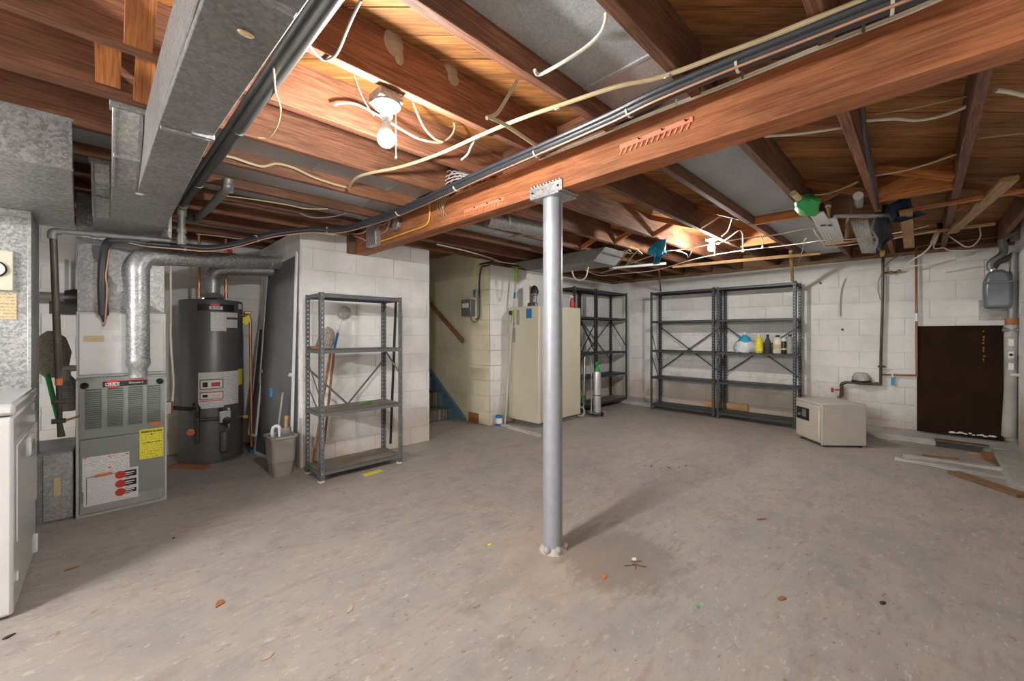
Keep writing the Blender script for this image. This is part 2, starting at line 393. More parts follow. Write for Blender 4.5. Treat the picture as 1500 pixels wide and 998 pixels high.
def board(name, p0, p1, w, t, mat, parent=None, up=(0, 0, 1), bevel=0.0):
    """a length of timber whose own X axis is the grain; w is across, t along up"""
    p0 = Vector(p0); p1 = Vector(p1); d = (p1 - p0); ln = d.length; d.normalize()
    side = Vector(up).cross(d)
    if side.length < 1e-4: side = Vector((0, 1, 0)).cross(d)
    side.normalize(); u = d.cross(side).normalized()
    mb = MB().box((-ln / 2, -w / 2, -t / 2), (ln / 2, w / 2, t / 2))
    o = mb.build(name, mat, None, bevel, local=True)
    M = Matrix((d, side, u)).transposed().to_4x4(); M.translation = (p0 + p1) / 2
    if parent is not None:
        pm = parent.matrix_basis if parent.parent is None else parent.parent.matrix_basis @ parent.matrix_basis
        o.parent = parent; M = pm.inverted() @ M
    o.matrix_basis = M
    return o
def cable(name, pts, r, mat, label=None, cat='cable', parent=None, group=None, n=8, k=6):
    o = MB().tube(smooth(pts, k), r, n).build(name, mat, parent)
    if parent is None: tag(o, label, cat, group)
    return o
def text(name, s, size, mat, parent, pos, rot, extrude=0.0008, sx=1.0, align='CENTER', bold=0.0):
    cu = bpy.data.curves.new(name, 'FONT'); cu.body = s; cu.size = size; cu.extrude = extrude; cu.align_x = align; cu.align_y = 'CENTER'; cu.offset = bold
    cu.resolution_u = 3
    tmp = bpy.data.objects.new('tmp', cu); C.objects.link(tmp)
    dg = bpy.context.evaluated_depsgraph_get(); me = bpy.data.meshes.new_from_object(tmp.evaluated_get(dg))
    bpy.data.objects.remove(tmp); me.materials.clear(); me.materials.append(MATS[mat])
    o = bpy.data.objects.new(name, me); C.objects.link(o)
    M = Matrix.Translation(Vector(pos)) @ rot.to_4x4() @ Matrix.Diagonal((sx, 1, 1, 1))
    o.parent = parent
    pm = parent.matrix_basis if parent.parent is None else parent.parent.matrix_basis @ parent.matrix_basis
    o.matrix_basis = pm.inverted() @ M
    return o
# rotations for lettering on a face whose outward normal is -y, -x
ROT_NY = Matrix(((1, 0, 0), (0, 0, -1), (0, 1, 0)))
ROT_NX = Matrix(((0, 0, -1), (-1, 0, 0), (0, 1, 0)))
# ---------------------------------------------------------------- the room
XB, YL, YC, YA, XW, YR = 6.53, 3.97, 3.90, 5.25, -3.2, -0.66
XC0, XC1, XS = 1.22, 2.56, 3.53          # chimney block, stair wall
ZW, ZJ, ZP = 2.10, 2.14, 2.337           # wall top, joist bottom, plank bottom
YE = 6.6
struct('floor', MB().box((XW - .2, YR - .2, -.1), (XB + .2, YE + .2, 0)), 'floor_paint', (0, 0, 0))
def block_mesh(name, axis, sgn, mat):
    l, h, p, c = .397, .197, .0045, .0035
    a, b = l / 2, h / 2
    back = [(-a, -b), (a, -b), (a, b), (-a, b)]; fr = [(-a + c, -b + c), (a - c, -b + c), (a - c, b - c), (-a + c, b - c)]
    vs_ = []
    for (u, w), d in [(q, 0) for q in back] + [(q, p * .35) for q in back] + [(q, p) for q in fr]:
        vs_.append((u, sgn * d, w) if axis == 'y' else (sgn * d, u, w))
    f = [(0, 1, 5, 4), (1, 2, 6, 5), (2, 3, 7, 6), (3, 0, 4, 7), (4, 5, 9, 8), (5, 6, 10, 9), (6, 7, 11, 10), (7, 4, 8, 11), (8, 9, 10, 11)]
    me = bpy.data.meshes.new(name); me.from_pydata(vs_, [], f)
    bm = bmesh.new(); bm.from_mesh(me); bmesh.ops.recalc_face_normals(bm, faces=bm.faces)
    # open shell: make sure the front faces the room
    bm.faces.ensure_lookup_table(); nn = bm.faces[8].normal; want = (0, sgn, 0) if axis == 'y' else (sgn, 0, 0)
    if nn.dot(Vector(want)) < 0: bmesh.ops.reverse_faces(bm, faces=bm.faces)
    bm.to_mesh(me); bm.free(); me.materials.append(MATS[mat]); return me
def blocks(wall, axis, sgn, plane, u0, u1, ztop, mat, zoff=-0.02, ph=0.0):
    me = block_mesh('block', axis, sgn, mat); k = 0
    z = zoff
    while z < ztop - .02:
        lo, hi = max(z, 0), min(z + .2, ztop)
        u = u0 - (.2 if k % 2 else 0) - ph
        while u < u1 - .01:
            a, b = max(u, u0), min(u + .4, u1)
            if b - a > .03 and hi - lo > .02:
                o = bpy.data.objects.new('block', me); C.objects.link(o); o.parent = wall
                jit = random.uniform(0, .0025) * sgn
                p = Vector(((a + b) / 2, plane + jit, (lo + hi) / 2)) if axis == 'y' else Vector((plane + jit, (a + b) / 2, (lo + hi) / 2))
                o.location = p - wall.location
                s1 = (b - a - .004) / .396; s2 = (hi - lo - .004) / .196
                o.scale = (s1, 1, s2) if axis == 'y' else (1, s1, s2)
            u += .4
        z += .2; k += 1
T = .2
w = struct('wall_back', MB().box((XB, YR - T, 0), (XB + T, YL + T, ZW)), 'block_back', (0, 0, 0)); blocks(w, 'x', -1, XB, YR, YL, ZW, 'block_back')
w = struct('wall_left', MB().box((XS, YL, 0), (XB, YL + T, ZW)), 'block_white', (0, 0, 0)); blocks(w, 'y', -1, YL, XS, XB, ZW, 'block_white', ph=.13)
w = struct('wall_chimney', MB().box((XC0, YC, 0), (XC1, YE, ZJ)), 'block_white', (0, 0, 0)); blocks(w, 'y', -1, YC, XC0, XC1, ZJ, 'block_white', ph=.1)
blocks(w, 'x', -1, XC0, YC, YA, ZJ, 'block_white')
w = struct('wall_alcove', MB().box((XW - T, YA, 0), (XC0, YA + T, 2.36)), 'block_white', (0, 0, 0)); blocks(w, 'y', -1, YA, -.6, XC0, ZJ, 'block_white', ph=.2)
w = struct('wall_right', MB().box((XW - T, YR - T, 0), (XB, YR, 2.36)), 'block_back', (0, 0, 0)); blocks(w, 'y', 1, YR, 4.2, XB, ZW, 'block_back', ph=.25)
struct('wall_front', MB().box((XW - T, YR, 0), (XW, YA, 2.36)), 'block_white', (0, 0, 0))
w = struct('wall_stair', MB().box((XS, YL, 0), (XS + T, YE, 2.36)), 'wall_yellow', (0, 0, 0)); blocks(w, 'x', -1, XS, YL, 6.0, 2.12, 'wall_yellow', ph=.07)
struct('wall_stair_end', MB().box((XC1, YE, 0), (XS + T, YE + T, 2.36)), 'wall_yellow', (0, 0, 0))
# sloped concrete wash along the foot of the back wall, left and right of the steel shelves
for a, b in ((3.07, YL), (YR, 1.05)):
    struct('baseboard_back', MB().prism([(XB, a, 0), (XB, a, .105), (6.32, a, .055), (6.30, a, 0)], (0, b - a, 0)), 'concrete_raw')
struct('baseboard_right', MB().prism([(4.9, YR, 0), (4.9, YR, .06), (4.9, YR + .16, .045), (4.9, YR + .18, 0)], (1.39, 0, 0)), 'concrete_raw')
struct('trim_1', MB().box((XB - .015, YR, ZW), (XB + T, YL + T, ZJ)), 'old_board')
struct('trim_2', MB().box((XS + .0, YL - .015, ZW), (XB - .015, YL + T, ZJ)), 'old_board')

# ---------------------------------------------------------------- ceiling: diagonal planks on joists
ceil = struct('ceiling', MB().box((XW - T, YR - T, 2.36), (XB + T, YE + T, 2.42)), 'old_board', (0, 0, 0))
pitch = .135; k = -22
while k < 80:
    s0 = k * pitch; k += 1
    c0 = Vector((Fw[0] * s0, Fw[1] * s0)); d = Vector(Rt); lo, hi = -99, 99
    for ax, mn, mx in ((0, XW, XB), (1, YR, YL if s0 > 6.2 else YA)):
        t1, t2 = (mn - c0[ax]) / d[ax], (mx - c0[ax]) / d[ax]
        lo, hi = max(lo, min(t1, t2)), min(hi, max(t1, t2))
    if hi - lo < .15: continue
    p0, p1 = c0 + d * lo, c0 + d * hi
    z = ZP + .010 + random.uniform(-.0015, .0015)
    board('plank', (*p0, z), (*p1, z), pitch - .005, .019, 'plank_floor', ceil, bevel=.002)
JL = [-.60, -.20, .20, .61, 1.0, 1.41, 1.84, 2.26, 2.69, 3.11, 3.53]
JR = [-.58, -.18, .22, .61, 1.02, 1.40, 1.84, 2.26, 2.69, 3.11, 3.53, 3.87]
JT = .04; zc = (ZJ + ZP) / 2; jh = ZP - ZJ
for i, y in enumerate(JL):
    x1 = 1.652
    board('joist_tail', (x1, y + JT / 2, (2.172 + ZP) / 2), (1.765, y + JT / 2, (2.172 + ZP) / 2), JT, ZP - 2.172, 'fir_red', ceil)
    board('joist', (XW, y + JT / 2, zc), (x1, y + JT / 2, zc), JT, jh, 'fir_red', ceil, bevel=.003)
for y in (3.87, 4.30, 4.72, 5.12):
    board('joist', (XW, y + JT / 2, zc), (XC0 + .3 if y > 3.9 else 2.6, y + JT / 2, zc), JT, jh, 'fir_red', ceil, bevel=.003)
for i, y in enumerate(JR):
    board('joist', (1.831 if y < 3.8 else 2.6, y + JT / 2, zc), (XB + .02, y + JT / 2, zc), JT, jh, 'fir_red', ceil, bevel=.003)
# board nailed along the joist at the lamp, rim joist, blocking over the beam
for a, b in zip(JR[:-1], JR[1:]):
    board('rim_joist', (XB + .05, a + JT, zc), (XB + .05, b, zc), .04, jh, 'old_board', ceil)
for a, b in zip(JL[:-1], JL[1:]):
    if a in (.20, 1.84, 2.69): continue
    board('blocking', (1.765, a + JT, 2.252), (1.765, b, 2.252), .04, .16, 'fir_red', ceil, bevel=.002)
for (y0, y1, x) in ((.65, 1.02, 3.97), (-.14, .22, 3.9), (1.06, 1.40, 4.9)):
    hb_ = .062 if x == 3.97 else jh
    board('blocking', (x, y0, ZJ + hb_ / 2), (x, y1, ZJ + hb_ / 2), .04, hb_, 'fir_orange', ceil, bevel=.002)
# herringbone bridging between the joists
def bridging(x, ys, w, mat, t=.02):
    for a, b in zip(ys[:-1], ys[1:]):
        a += JT
        board('bridging', (x - .03, a, ZJ + .02), (x - .03, b, ZP - .02), w, t, mat, ceil, up=(1, 0, 0)).rotation_mode = 'QUATERNION'
        board('bridging', (x + .04, a, ZP - .02), (x + .04, b, ZJ + .02), w, t, mat, ceil, up=(1, 0, 0))
bridging(3.72, [JR[1], JR[2], JR[3]], .045, 'fir_orange', .03)
bridging(3.72, JR[4:9], .045, 'fir_orange', .03)
bridging(4.55, [JR[0], JR[1]], .045, 'fir_orange', .03)
def strutboard(px0, px1, py, y0, y1, mat='fir_orange', dz=.01):
    a = Z(px0, py, ZJ); b = Z(px1, py, ZJ); x = (a.x + b.x) / 2
    board('bridging', (x, y1, ZJ + dz), (x, y0, ZP - .01), .02, b.x - a.x, mat, ceil, up=(1, 0, 0), bevel=.002)
strutboard(181, 226, 66, 1.45, 1.828)
strutboard(139, 178, 118, 1.88, 2.248, dz=.04)
strutboard(196, 226, 140, 1.88, 2.248)
board('bridging', (.16, 1.89, ZP - .02), (.24, 2.25, ZJ + .03), .07, .02, 'fir_orange', ceil, up=(0, 1, .5))
# sheet-metal pans closing joist bays into ducts
def pan(name, x0, x1, y0, y1, z, label, mat='galv_pan'):
    t = thing(name, label, 'duct', ((x0 + x1) / 2, (y0 + y1) / 2, z))
    MB().box((x0, y0 + .003, z), (x1, y1 - .003, z + .05)).build('pan', mat, t)
    for q in (x0 + .45 * (x1 - x0), x1 - .25):
        MB().box((q, y0 + .004, z - .006), (q + .018, y1 - .004, z + .001)).build('seam', mat, t, .002)
    return t
pan('joist_duct', -.9, 1.65, .653, .997, 2.222, 'bright galvanized duct filling the joist bay beside the tan cable clamp')
pan('joist_duct', 1.84, XB - .15, .653, 1.017, 2.205, 'galvanized sheet duct in the joist bay beyond the main beam, over the red blocking')
pan('joist_duct', .28, 1.65, 2.303, 2.687, 2.222, 'grey panned duct between joists, third bay behind the hanging bulb toward the water heater')
pan('joist_duct', -.9, 1.65, 2.733, 3.107, 2.20, 'grey panned duct between joists directly in front of the one over the cable elbow')
pan('joist_duct', -.9, 1.65, 3.153, 3.527, 2.215, 'dark grey panned duct between joists nearest the white chimney block')
pan('joist_duct', -.9, 1.20, 4.343, 4.717, 2.20, 'dim panned duct between joists above the water heater')

# ---------------------------------------------------------------- main beam and post
t = thing('support_beam', 'long reddish triple-ply timber beam carried by the grey steel post', 'beam', (1.765, 1.6, 1.969))
for i in range(3):
    x = 1.70 + .0433 * i + .0215
    z0 = 1.969 + (0 if i == 0 else .002 * i)
    board('ply', (x, YR + .01, (z0 + 2.17) / 2), (x, YC - .005, (z0 + 2.17) / 2), .0425, 2.17 - z0, 'fir_beam', t, bevel=.003)
board('shim', (1.66, YC - .055, 2.05), (1.66, YC - .01, 2.05), .07, .16, 'old_board', t)
COL = V(1.755, 1.447, 0)
t = thing('support_column', 'silver-grey painted steel post standing under the timber beam', 'column', COL)
MB().tube([COL, COL + V(0, 0, .4), COL + V(0, 0, 1.2), COL + V(0, 0, 1.945)], .0535, 32).build('pipe', 'column_paint', t)
MB().box(COL + V(-.075, -.10, 1.945), COL + V(.085, .10, 1.957)).build('cap_plate', 'galvanized', t, .002)
MB().box(COL + V(-.062, -.115, 1.957), COL + V(.082, .115, 1.967)).build('saddle', 'galvanized', t, .002)
s = MB().box((1.690, COL.y - .115, 1.958), (1.697, COL.y + .115, 2.015)).build('saddle_flange', 'galvanized', t, .001)
for i in range(10): MB().ball((1.690, COL.y - .10 + .022 * i, 2.018), .007, 8, 5).build('weld_curl', 'galvanized', s)
for a in (-.09, .09): MB().lathe([(.006, 0), (.006, .006)], (1.690, COL.y + a, 1.985), 8, (-1, 0, 0)).build('nail', 'black', s)
MB().lathe([(.075, -.002), (.072, .008), (.058, .02), (.054, .03)], COL, 20).build('mortar_foot', 'pink_insul', t)
for (a, b) in ((-.06, -.01), (-.02, -.055), (.05, -.04)): MB().ball(COL + V(a, b, .02), .022, 8, 6).build('mortar_lump', 'concrete_raw', t)
# pink toothed strips on the face of the beam
def pink_strip(pa, pb, label, flip):
    a = X(*pa, 1.697); b = X(*pb, 1.697); t = thing('toothed_strip', label, 'strip', (1.697, (a.y + b.y) / 2, min(a.z, b.z)))
    d = (b - a).normalized(); up = V(0, 0, 1)
    MB().beam(a, b, .006, .022, up).build('rail', 'pink_strip', t, .001)
    n = 13
    for i in range(n):
        p = a + (b - a) * ((i + .5) / n) + up * (-.012)
        MB().beam(p, p + d * -.012 + up * -.022, .005, .007, d).build('tooth', 'pink_strip', t)
    for f in (.3, .62, .92):
        p = a + (b - a) * f + V(-.004, 0, .002); MB().lathe([(.004, 0), (.003, .012)], p, 8, (-1, 0, 0)).build('nail', 'black', t)
pink_strip((908, 216), (1015, 174), 'pink toothed plastic strip nailed high on the beam face, to the right of the post', 0)
pink_strip((680, 310), (739, 291), 'pink toothed plastic strip nailed on the beam face by the loose wires', 0)
# splashes of old mortar on the joist by the bulb
for px, py, sx_, sz_ in ((577, 63, .042, .052), (585, 84, .02, .03), (661, 100, .036, .03), (664, 115, .03, .03), (576, 45, .03, .03)):
    p = Y(px, py, 1.409); MB().ball(p, 1.0, 10, 6, (sx_, .004, sz_)).build('mortar_splash', 'mud', ceil)
# ---------------------------------------------------------------- bare bulb lamps
def lamp(label, base, zb, side):
    t = thing('bulb_lampholder', label, 'lamp', base)
    x, y, z = base
    MB().lathe([(.052, 0), (.055, -.008), (.046, -.018), (.030, -.022)], (x, y, z), 24).build('ceramic_base', 'ceramic', t)
    MB().box((x - .05, y - .048, z), (x + .05, y + .048, z + .035)).build('junction_box', 'galvanized', t, .004)
    MB().lathe([(.026, -.015), (.024, -.05), (.021, -.055)], (x, y, z), 20).build('socket', 'ceramic', t)
    MB().lathe([(.017, -.05), (.017, -.072), (.014, -.076)], (x, y, z), 16).build('screw_shell', 'pipe_grey', t)
    MB().lathe([(.014, -.068), (.019, -.082), (.025, zb + .020), (.027, zb + .016)], (x, y, z), 18).build('bulb_neck', 'ceramic', t)
    MB().lathe([(.020, zb + .022), (.028, zb + .017), (.032, zb + .006), (.033, zb - .004), (.030, zb - .017), (.020, zb - .028), (.006, zb - .033)], (x, y, z), 20).build('bulb', 'bulb_light', t)
    c = MB().tube([(x + .03, y - .02, z - .03), (x + .031, y - .02, z + zb - .07)], .0013, 6).build('pull_chain', 'white_cable', t)
    MB().ball((x + .031, y - .02, z + zb - .073), .005, 8, 6).build('chain_bell', 'white_cable', c)
    return t
lamp('lit bare bulb in a white ceramic holder hanging before the grey ducts and chimney block', (.772, 1.475, 2.098), -.135, 1)
lamp('lit bare bulb in a ceramic holder among loose white cords, before the back shelves', (4.37, 1.515, 2.165), -.09, 1)
# unseen fill light added behind the camera to brighten joist and dryer faces
y = 1.45
t = thing('fill_light_offscreen', 'white fluorescent fill light added unseen under the joists behind the camera', 'lamp', (-2.9, y, 2.06))
MB().prism([(-2.98, y - .61, 2.085), (-2.95, y - .61, 2.135), (-2.85, y - .61, 2.135), (-2.82, y - .61, 2.085)], (0, 1.22, 0)).build('housing', 'white_enamel', t)
for dx in (-.035, .035): MB().tube([(-2.9 + dx, y - .59, 2.065), (-2.9 + dx, y + .59, 2.065)], .013, 10).build('tube', 'fill_tube', t)
# ---------------------------------------------------------------- ducts on the left
t = thing('trunk_duct', 'long stepped galvanized trunk duct running overhead to the furnace plenum', 'duct', (.2, 2.0, 1.9))
zb, zt = 1.9, 2.125
MB().hexa([(.165, .25, zb), (.325, .25, zb), (.265, 1.80, zb), (.12, 1.80, zb), (.165, .25, zt), (.325, .25, zt), (.265, 1.80, zt), (.12, 1.80, zt)]).build('near_section', 'galv_dull', t, .003)
MB().hexa([(.12, 1.80, zb), (.265, 1.80, zb), (.27, 2.71, zb), (.103, 2.71, zb), (.12, 1.80, zt), (.265, 1.80, zt), (.27, 2.71, zt), (.103, 2.71, zt)]).build('middle_section', 'galv_dull', t, .003)
MB().box((.012, 2.71, zb), (.27, 3.505, zt)).build('wide_section', 'galv_dull', t, .003)
MB().box((-.066, 3.505, zb), (.27, 4.05, zt)).build('end_section', 'galv_dull', t, .003)
for y in (.95, 1.80): MB().box((.125 if y > 1 else .15, y, zb - .008), (.262 if y > 1 else .29, y + .02, zb + .002)).build('drive_cleat', 'galvanized', t, .002)
MB().box((.205, 1.77, zb - .012), (.27, 1.785, zb + .004)).build('cleat_tab', 'galvanized', t)
MB().tube([(.15, .5, zb + .02), (.106, 2.69, zb + .02)], .004, 6).build('seam', 'galv_dull', t)
for q, (px, py) in enumerate(((360, 47), (205, 283))):
    p = Z(px, py, zb); MB().ball(p + V(0, 0, -.004), .012, 8, 5, (1.5, .8, .5)).build('sealant_lump', 'tan_paper' if q == 0 else 'white_paper', t)
def takeoff(x0, x1, y0, y1, label):
    t = thing('branch_duct', label, 'duct', ((x0 + x1) / 2, y1, zb))
    # curved boot: steep at the top, sloping into the trunk
    pr = [(y0, 2.14), (y0 + .10 * (y1 - y0), 2.06), (y0 + .42 * (y1 - y0), 1.975), (y1, 1.902)]
    poly = [(x0, a, b) for a, b in pr] + [(x0, y1 + .005, 2.0), (x0, y0 + .16, 2.14)]
    MB().prism(poly, (x1 - x0, 0, 0)).build('boot', 'galvanized', t, .003)
    for i in range(3):
        for xx in (x0 + .012, x1 - .012):
            MB().beam((xx, pr[i][0] - .002, pr[i][1] - .002), (xx, pr[i + 1][0] - .002, pr[i + 1][1] - .002), .006, .008).build('edge_seam', 'galv_dull', t)
    MB().box((x0 - .008, y0 - .012, 2.118), (x1 + .006, y0 + .05, 2.139)).build('collar', 'galvanized', t, .002)
    m = Vector((0, pr[2][0], pr[2][1])); MB().box((x0 + .004, m.y - .012, m.z - .008), (x1 - .004, m.y + .012, m.z + .012)).build('slip_joint', 'galvanized', t, .002)
takeoff(.012, .108, 2.30, 2.707, 'curved galvanized branch boot hugging the trunk duct above the nearer joist')
takeoff(-.066, .02, 3.125, 3.50, 'smaller curved galvanized branch boot closer to the furnace')
# return-air drop at far left
t = thing('return_duct', 'spangled galvanized return duct box hung beneath the joists', 'duct', (-.6, 3.1, 1.9))
MB().hexa([(-1.2, 2.56, 1.9), (-.108, 2.56, 1.9), (-.158, 4.0, 1.9), (-1.2, 4.0, 1.9), (-1.2, 2.56, 2.113), (-.108, 2.56, 2.113), (-.158, 4.0, 2.113), (-1.2, 4.0, 2.113)]).build('box', 'galv_spangle', t, .003)
MB().box((-1.2, 2.555, 1.897), (-.105, 2.575, 1.903)).build('hem', 'galvanized', t)
MB().box((-1.2, 2.557, 2.106), (-.105, 2.575, 2.118)).build('hem', 'galvanized', t)
t = thing('return_drop', 'upright spangled return duct with a humidity control and tan notice', 'duct', (-.65, 3.8, .0))
MB().box((-.95, 3.60, 0), (-.315, 4.02, 1.898)).build('box', 'galv_spangle', t, .003)
MB().box((-.96, 3.592, 1.86), (-.312, 3.61, 1.899)).build('top_flange', 'galvanized', t, .002)
MB().box((-.326, 3.593, 0), (-.311, 3.606, 1.87)).build('corner_seam', 'galvanized', t, .002)
c = MB().box((-.50, 3.575, 1.44), (-.375, 3.60, 1.66)).build('humidity_control', 'milk', t, .004)
MB().lathe([(.045, 0), (.045, .008), (.04, .012)], (-.44, 3.575, 1.555), 20, (0, -1, 0)).build('dial_ring', 'black', c)
MB().lathe([(.038, .004), (.038, .016)], (-.44, 3.575, 1.555), 20, (0, -1, 0)).build('dial', 'white_paper', c)
MB().box((-.52, 3.594, 1.28), (-.365, 3.60, 1.425)).build('notice', 'print_tan', t)
t = thing('return_boot', 'dusty galvanized floor box joining the return duct to the furnace', 'duct', (-.3, 4.0, 0))
MB().box((-.52, 3.90, 0), (-.158, 4.4, .44)).build('box', 'galv_dull', t, .003)
MB().box((-.29, 3.893, .01), (-.16, 3.90, .43)).build('access_panel', 'galvanized', t, .002)
MB().box((-.34, 3.89, 0), (-.325, 3.90, .44)).build('seam', 'galvanized', t, .002)
MB().box((-.245, 3.888, .165), (-.215, 3.893, .28)).build('tape_patch', 'tan_paper', t)
# ---------------------------------------------------------------- pipes near the furnace
t = thing('drain_pipe', 'long iron drain pipe slung beside the trunk duct, dropping through an elbow', 'pipe', (.4, 2, 1.9))
a = [Z(486, 0, 2.07), Z(350, 190, 2.07), Z(268, 300, 2.07)]
MB().tube([a[0] + (a[0] - a[1]) * .5] + a, .0215, 16).build('main_run', 'pipe_iron', t)
b_ = [Z(461, 0, 2.085), Z(333, 190, 2.085), Z(258, 300, 2.085)]
MB().tube([b_[0] + (b_[0] - b_[1]) * .5] + b_, .014, 12).build('side_run', 'pipe_iron', t)
for f in (.0, .62): p = a[1].lerp(a[2], f); q_ = a[1].lerp(a[2], f + .03); MB().tube([p, q_], .025, 16).build('coupling', 'pipe_iron', t)
e = a[2]; MB().tube(smooth([e, e + V(0, .05, -.01), e + V(0, .07, -.06)]), .028, 16).build('elbow', 'pipe_grey', t)
v0 = e + V(0, .07, -.05); v1 = V(v0.x, v0.y, 1.86); MB().tube([v0, v1], .021, 16).build('drop', 'pipe_grey', t)
MB().lathe([(.028, 0), (.028, .03)], v1 + V(0, 0, .03), 16).build('collar', 'pipe_grey', t)
MB().tube([v1 + V(0, 0, .01), v1 + V(0, 0, -.05)], .027, 16).build('tee', 'pipe_grey', t)
g0 = Y(78, 338, 3.70)
t2 = thing('gas_pipe', 'iron gas pipe crossing above the furnace and dropping to a valve', 'pipe', (g0.x, g0.y, .5))
g1 = Y(262, 354, 3.70)
MB().tube([g0, g1 + (v1 - g1) * .0, v1 + V(0, 0, -.03)], .0165, 14).build('cross_run', 'pipe_grey', t2)
for px in (132, 205): p = Y(px, 338 + (px - 78) * .087, 3.70); MB().tube([p, p + (g1 - g0).normalized() * .05], .0215, 14).build('coupling', 'pipe_grey', t2)
MB().tube(smooth([g0 + V(.03, 0, 0), g0 + V(0, 0, -.008), g0 + V(-.004, 0, -.05)]), .022, 14).build('elbow', 'pipe_grey', t2)
gb = Y(88, 640, 3.74); gm = Y(86, 555, 3.73)
MB().tube([g0 + V(0, 0, -.03), gm], .017, 14).build('drop', 'pipe_dark', t2)
MB().tube([gm + V(0, 0, .015), gm + V(0, 0, -.04)], .017, 12).build('union', 'orange', t2)
MB().tube([gm, gb], .0125, 12).build('lower_drop', 'pipe_dark', t2)
for z in (-.14, -.26): p = gm + V(0, 0, z); MB().tube([p + V(-.03, 0, 0), p + V(.03, 0, 0)], .015, 10).build('fitting', 'pipe_dark', t2)
MB().tube([gm + V(0, 0, -.27), gm + V(.085, .06, -.25)], .007, 10).build('nipple', 'copper', t2)
t = thing('vent_stub', 'short grey stub pipe and strap on the wall behind the gas pipe', 'pipe', (-.35, 5.2, 1.3))
p = Y(97, 436, 5.15); MB().tube([V(-.7, 5.15, p.z), p], .04, 16).build('stub', 'pipe_grey', t)
MB().lathe([(.06, 0), (.075, .05), (.075, .09)], p + V(-.01, 0, 0), 16, (1, 0, .0)).build('hood', 'black', t)
MB().box(p + V(-.012, .04, .06), p + V(.012, .05, .33)).build('strap', 'steel', t)
MB().box(p + V(-.1, .05, -.14), p + V(.16, .085, -.02)).build('patch', 'pipe_dark', t)
# mop-like brush and green pole behind the gas pipe
t = thing('floor_brush', 'round shaggy grey brush head on a bright green pole behind the gas pipe', 'brush', (-.38, 4.6, .44))
MB().lathe([(.03, -.17), (.09, -.1), (.105, .02), (.075, .13), (.02, .18)], Y(75, 520, 4.6), 16).build('head', 'mop', t)
MB().tube([Y(69, 548, 4.5), Y(92, 640, 4.45)], .015, 10).build('pole', 'green_bag', t)
t = thing('wall_bottle', 'white capped bottle on its side hung beside the furnace', 'bottle', Y(100, 550, 4.3))
MB().lathe([(.05, -.3), (.055, -.1), (.02, -.05), (.02, 0)], Y(98, 540, 4.3), 14).build('body', 'grey_board', t)
MB().tube([Y(98, 540, 4.3) + V(-.03, 0, .0), Y(98, 540, 4.3) + V(.07, 0, .0)], .022, 12).build('cap', 'white_enamel', t)
# ---------------------------------------------------------------- furnace
FX0, FX1, FYF, FYW = -.148, .302, 3.835, 3.93
fur = thing('furnace', 'grey and white gas furnace with red badge, louvres and notices', 'furnace', (.08, 4.2, 0))
cb = MB().box((FX0, FYF + .01, 0), (FX1, 4.55, .905)).build('cabinet', 'furnace_edge', fur, .003)
lx = [(-.105, -.030), (-.002, .072), (.098, .170), (.195, .265)]
ud = MB().box((FX0 + .018, FYF - .008, .515), (FX1 - .012, FYF + .009, .575)).box((FX0 + .018, FYF - .008, .835), (FX1 - .012, FYF + .009, .895))
for a, b in zip([FX0 + .018] + [v[1] for v in lx], [v[0] for v in lx] + [FX1 - .012]): ud.box((a, FYF - .008, .575), (b, FYF + .009, .835))
ud.build('upper_door', 'furnace_grey', fur)
ld = MB().box((FX0 + .018, FYF - .008, .035), (FX1 - .012, FYF + .02, .510)).build('lower_door', 'furnace_grey', fur, .004)
MB().box((FX0 + .02, FYF - .012, .03), (FX1 - .02, FYF - .006, .10)).build('kick_strip', 'clear_grey', fur)
MB().box((FX0, FYW, .905), (FX1 + .002, 4.55, 1.347)).build('coil_case', 'furnace_edge', fur, .003)
wp = MB().box((FX0 + .012, FYW - .014, .925), (FX1 - .012, FYW + .01, 1.335)).build('white_panel', 'white_panel', fur, .004)
MB().box((FX0, FYF, .895), (FX1, FYW + .01, .908)).build('ledge', 'furnace_grey', fur, .002)
for i in range(14): MB().box((FX0 + .04 + i * .020, FYF + .004, .894), (FX0 + .052 + i * .020, FYF + .012, .910)).build('slot_shade', 'black', fur)  # solid black bars, colour standing for the shade inside vent slots
# embossed panel, pass-through plate, plates and stickers on the white panel
q = .005
MB().tube([V(.075, FYW - .015, .96), V(.055, FYW - .015, .975), V(.055, FYW - .015, 1.085), V(.075, FYW - .015, 1.10), V(.25, FYW - .015, 1.10)], .003, 6).build('embossed_rib', 'white_panel', wp)
MB().box((-.03, FYW - .018, 1.225), (.058, FYW - .013, 1.328)).build('line_plate', 'furnace_edge', wp)
MB().box((-.115, FYW - .017, 1.145), (-.018, FYW - .013, 1.187)).build('rating_label', 'print_tan', wp)
MB().box((.018, FYW - .017, 1.145), (.135, FYW - .013, 1.187)).build('spec_label', 'print_white', wp)
MB().box((.215, FYW - .017, 1.27), (.275, FYW - .013, 1.30)).build('small_label', 'print_white', wp)
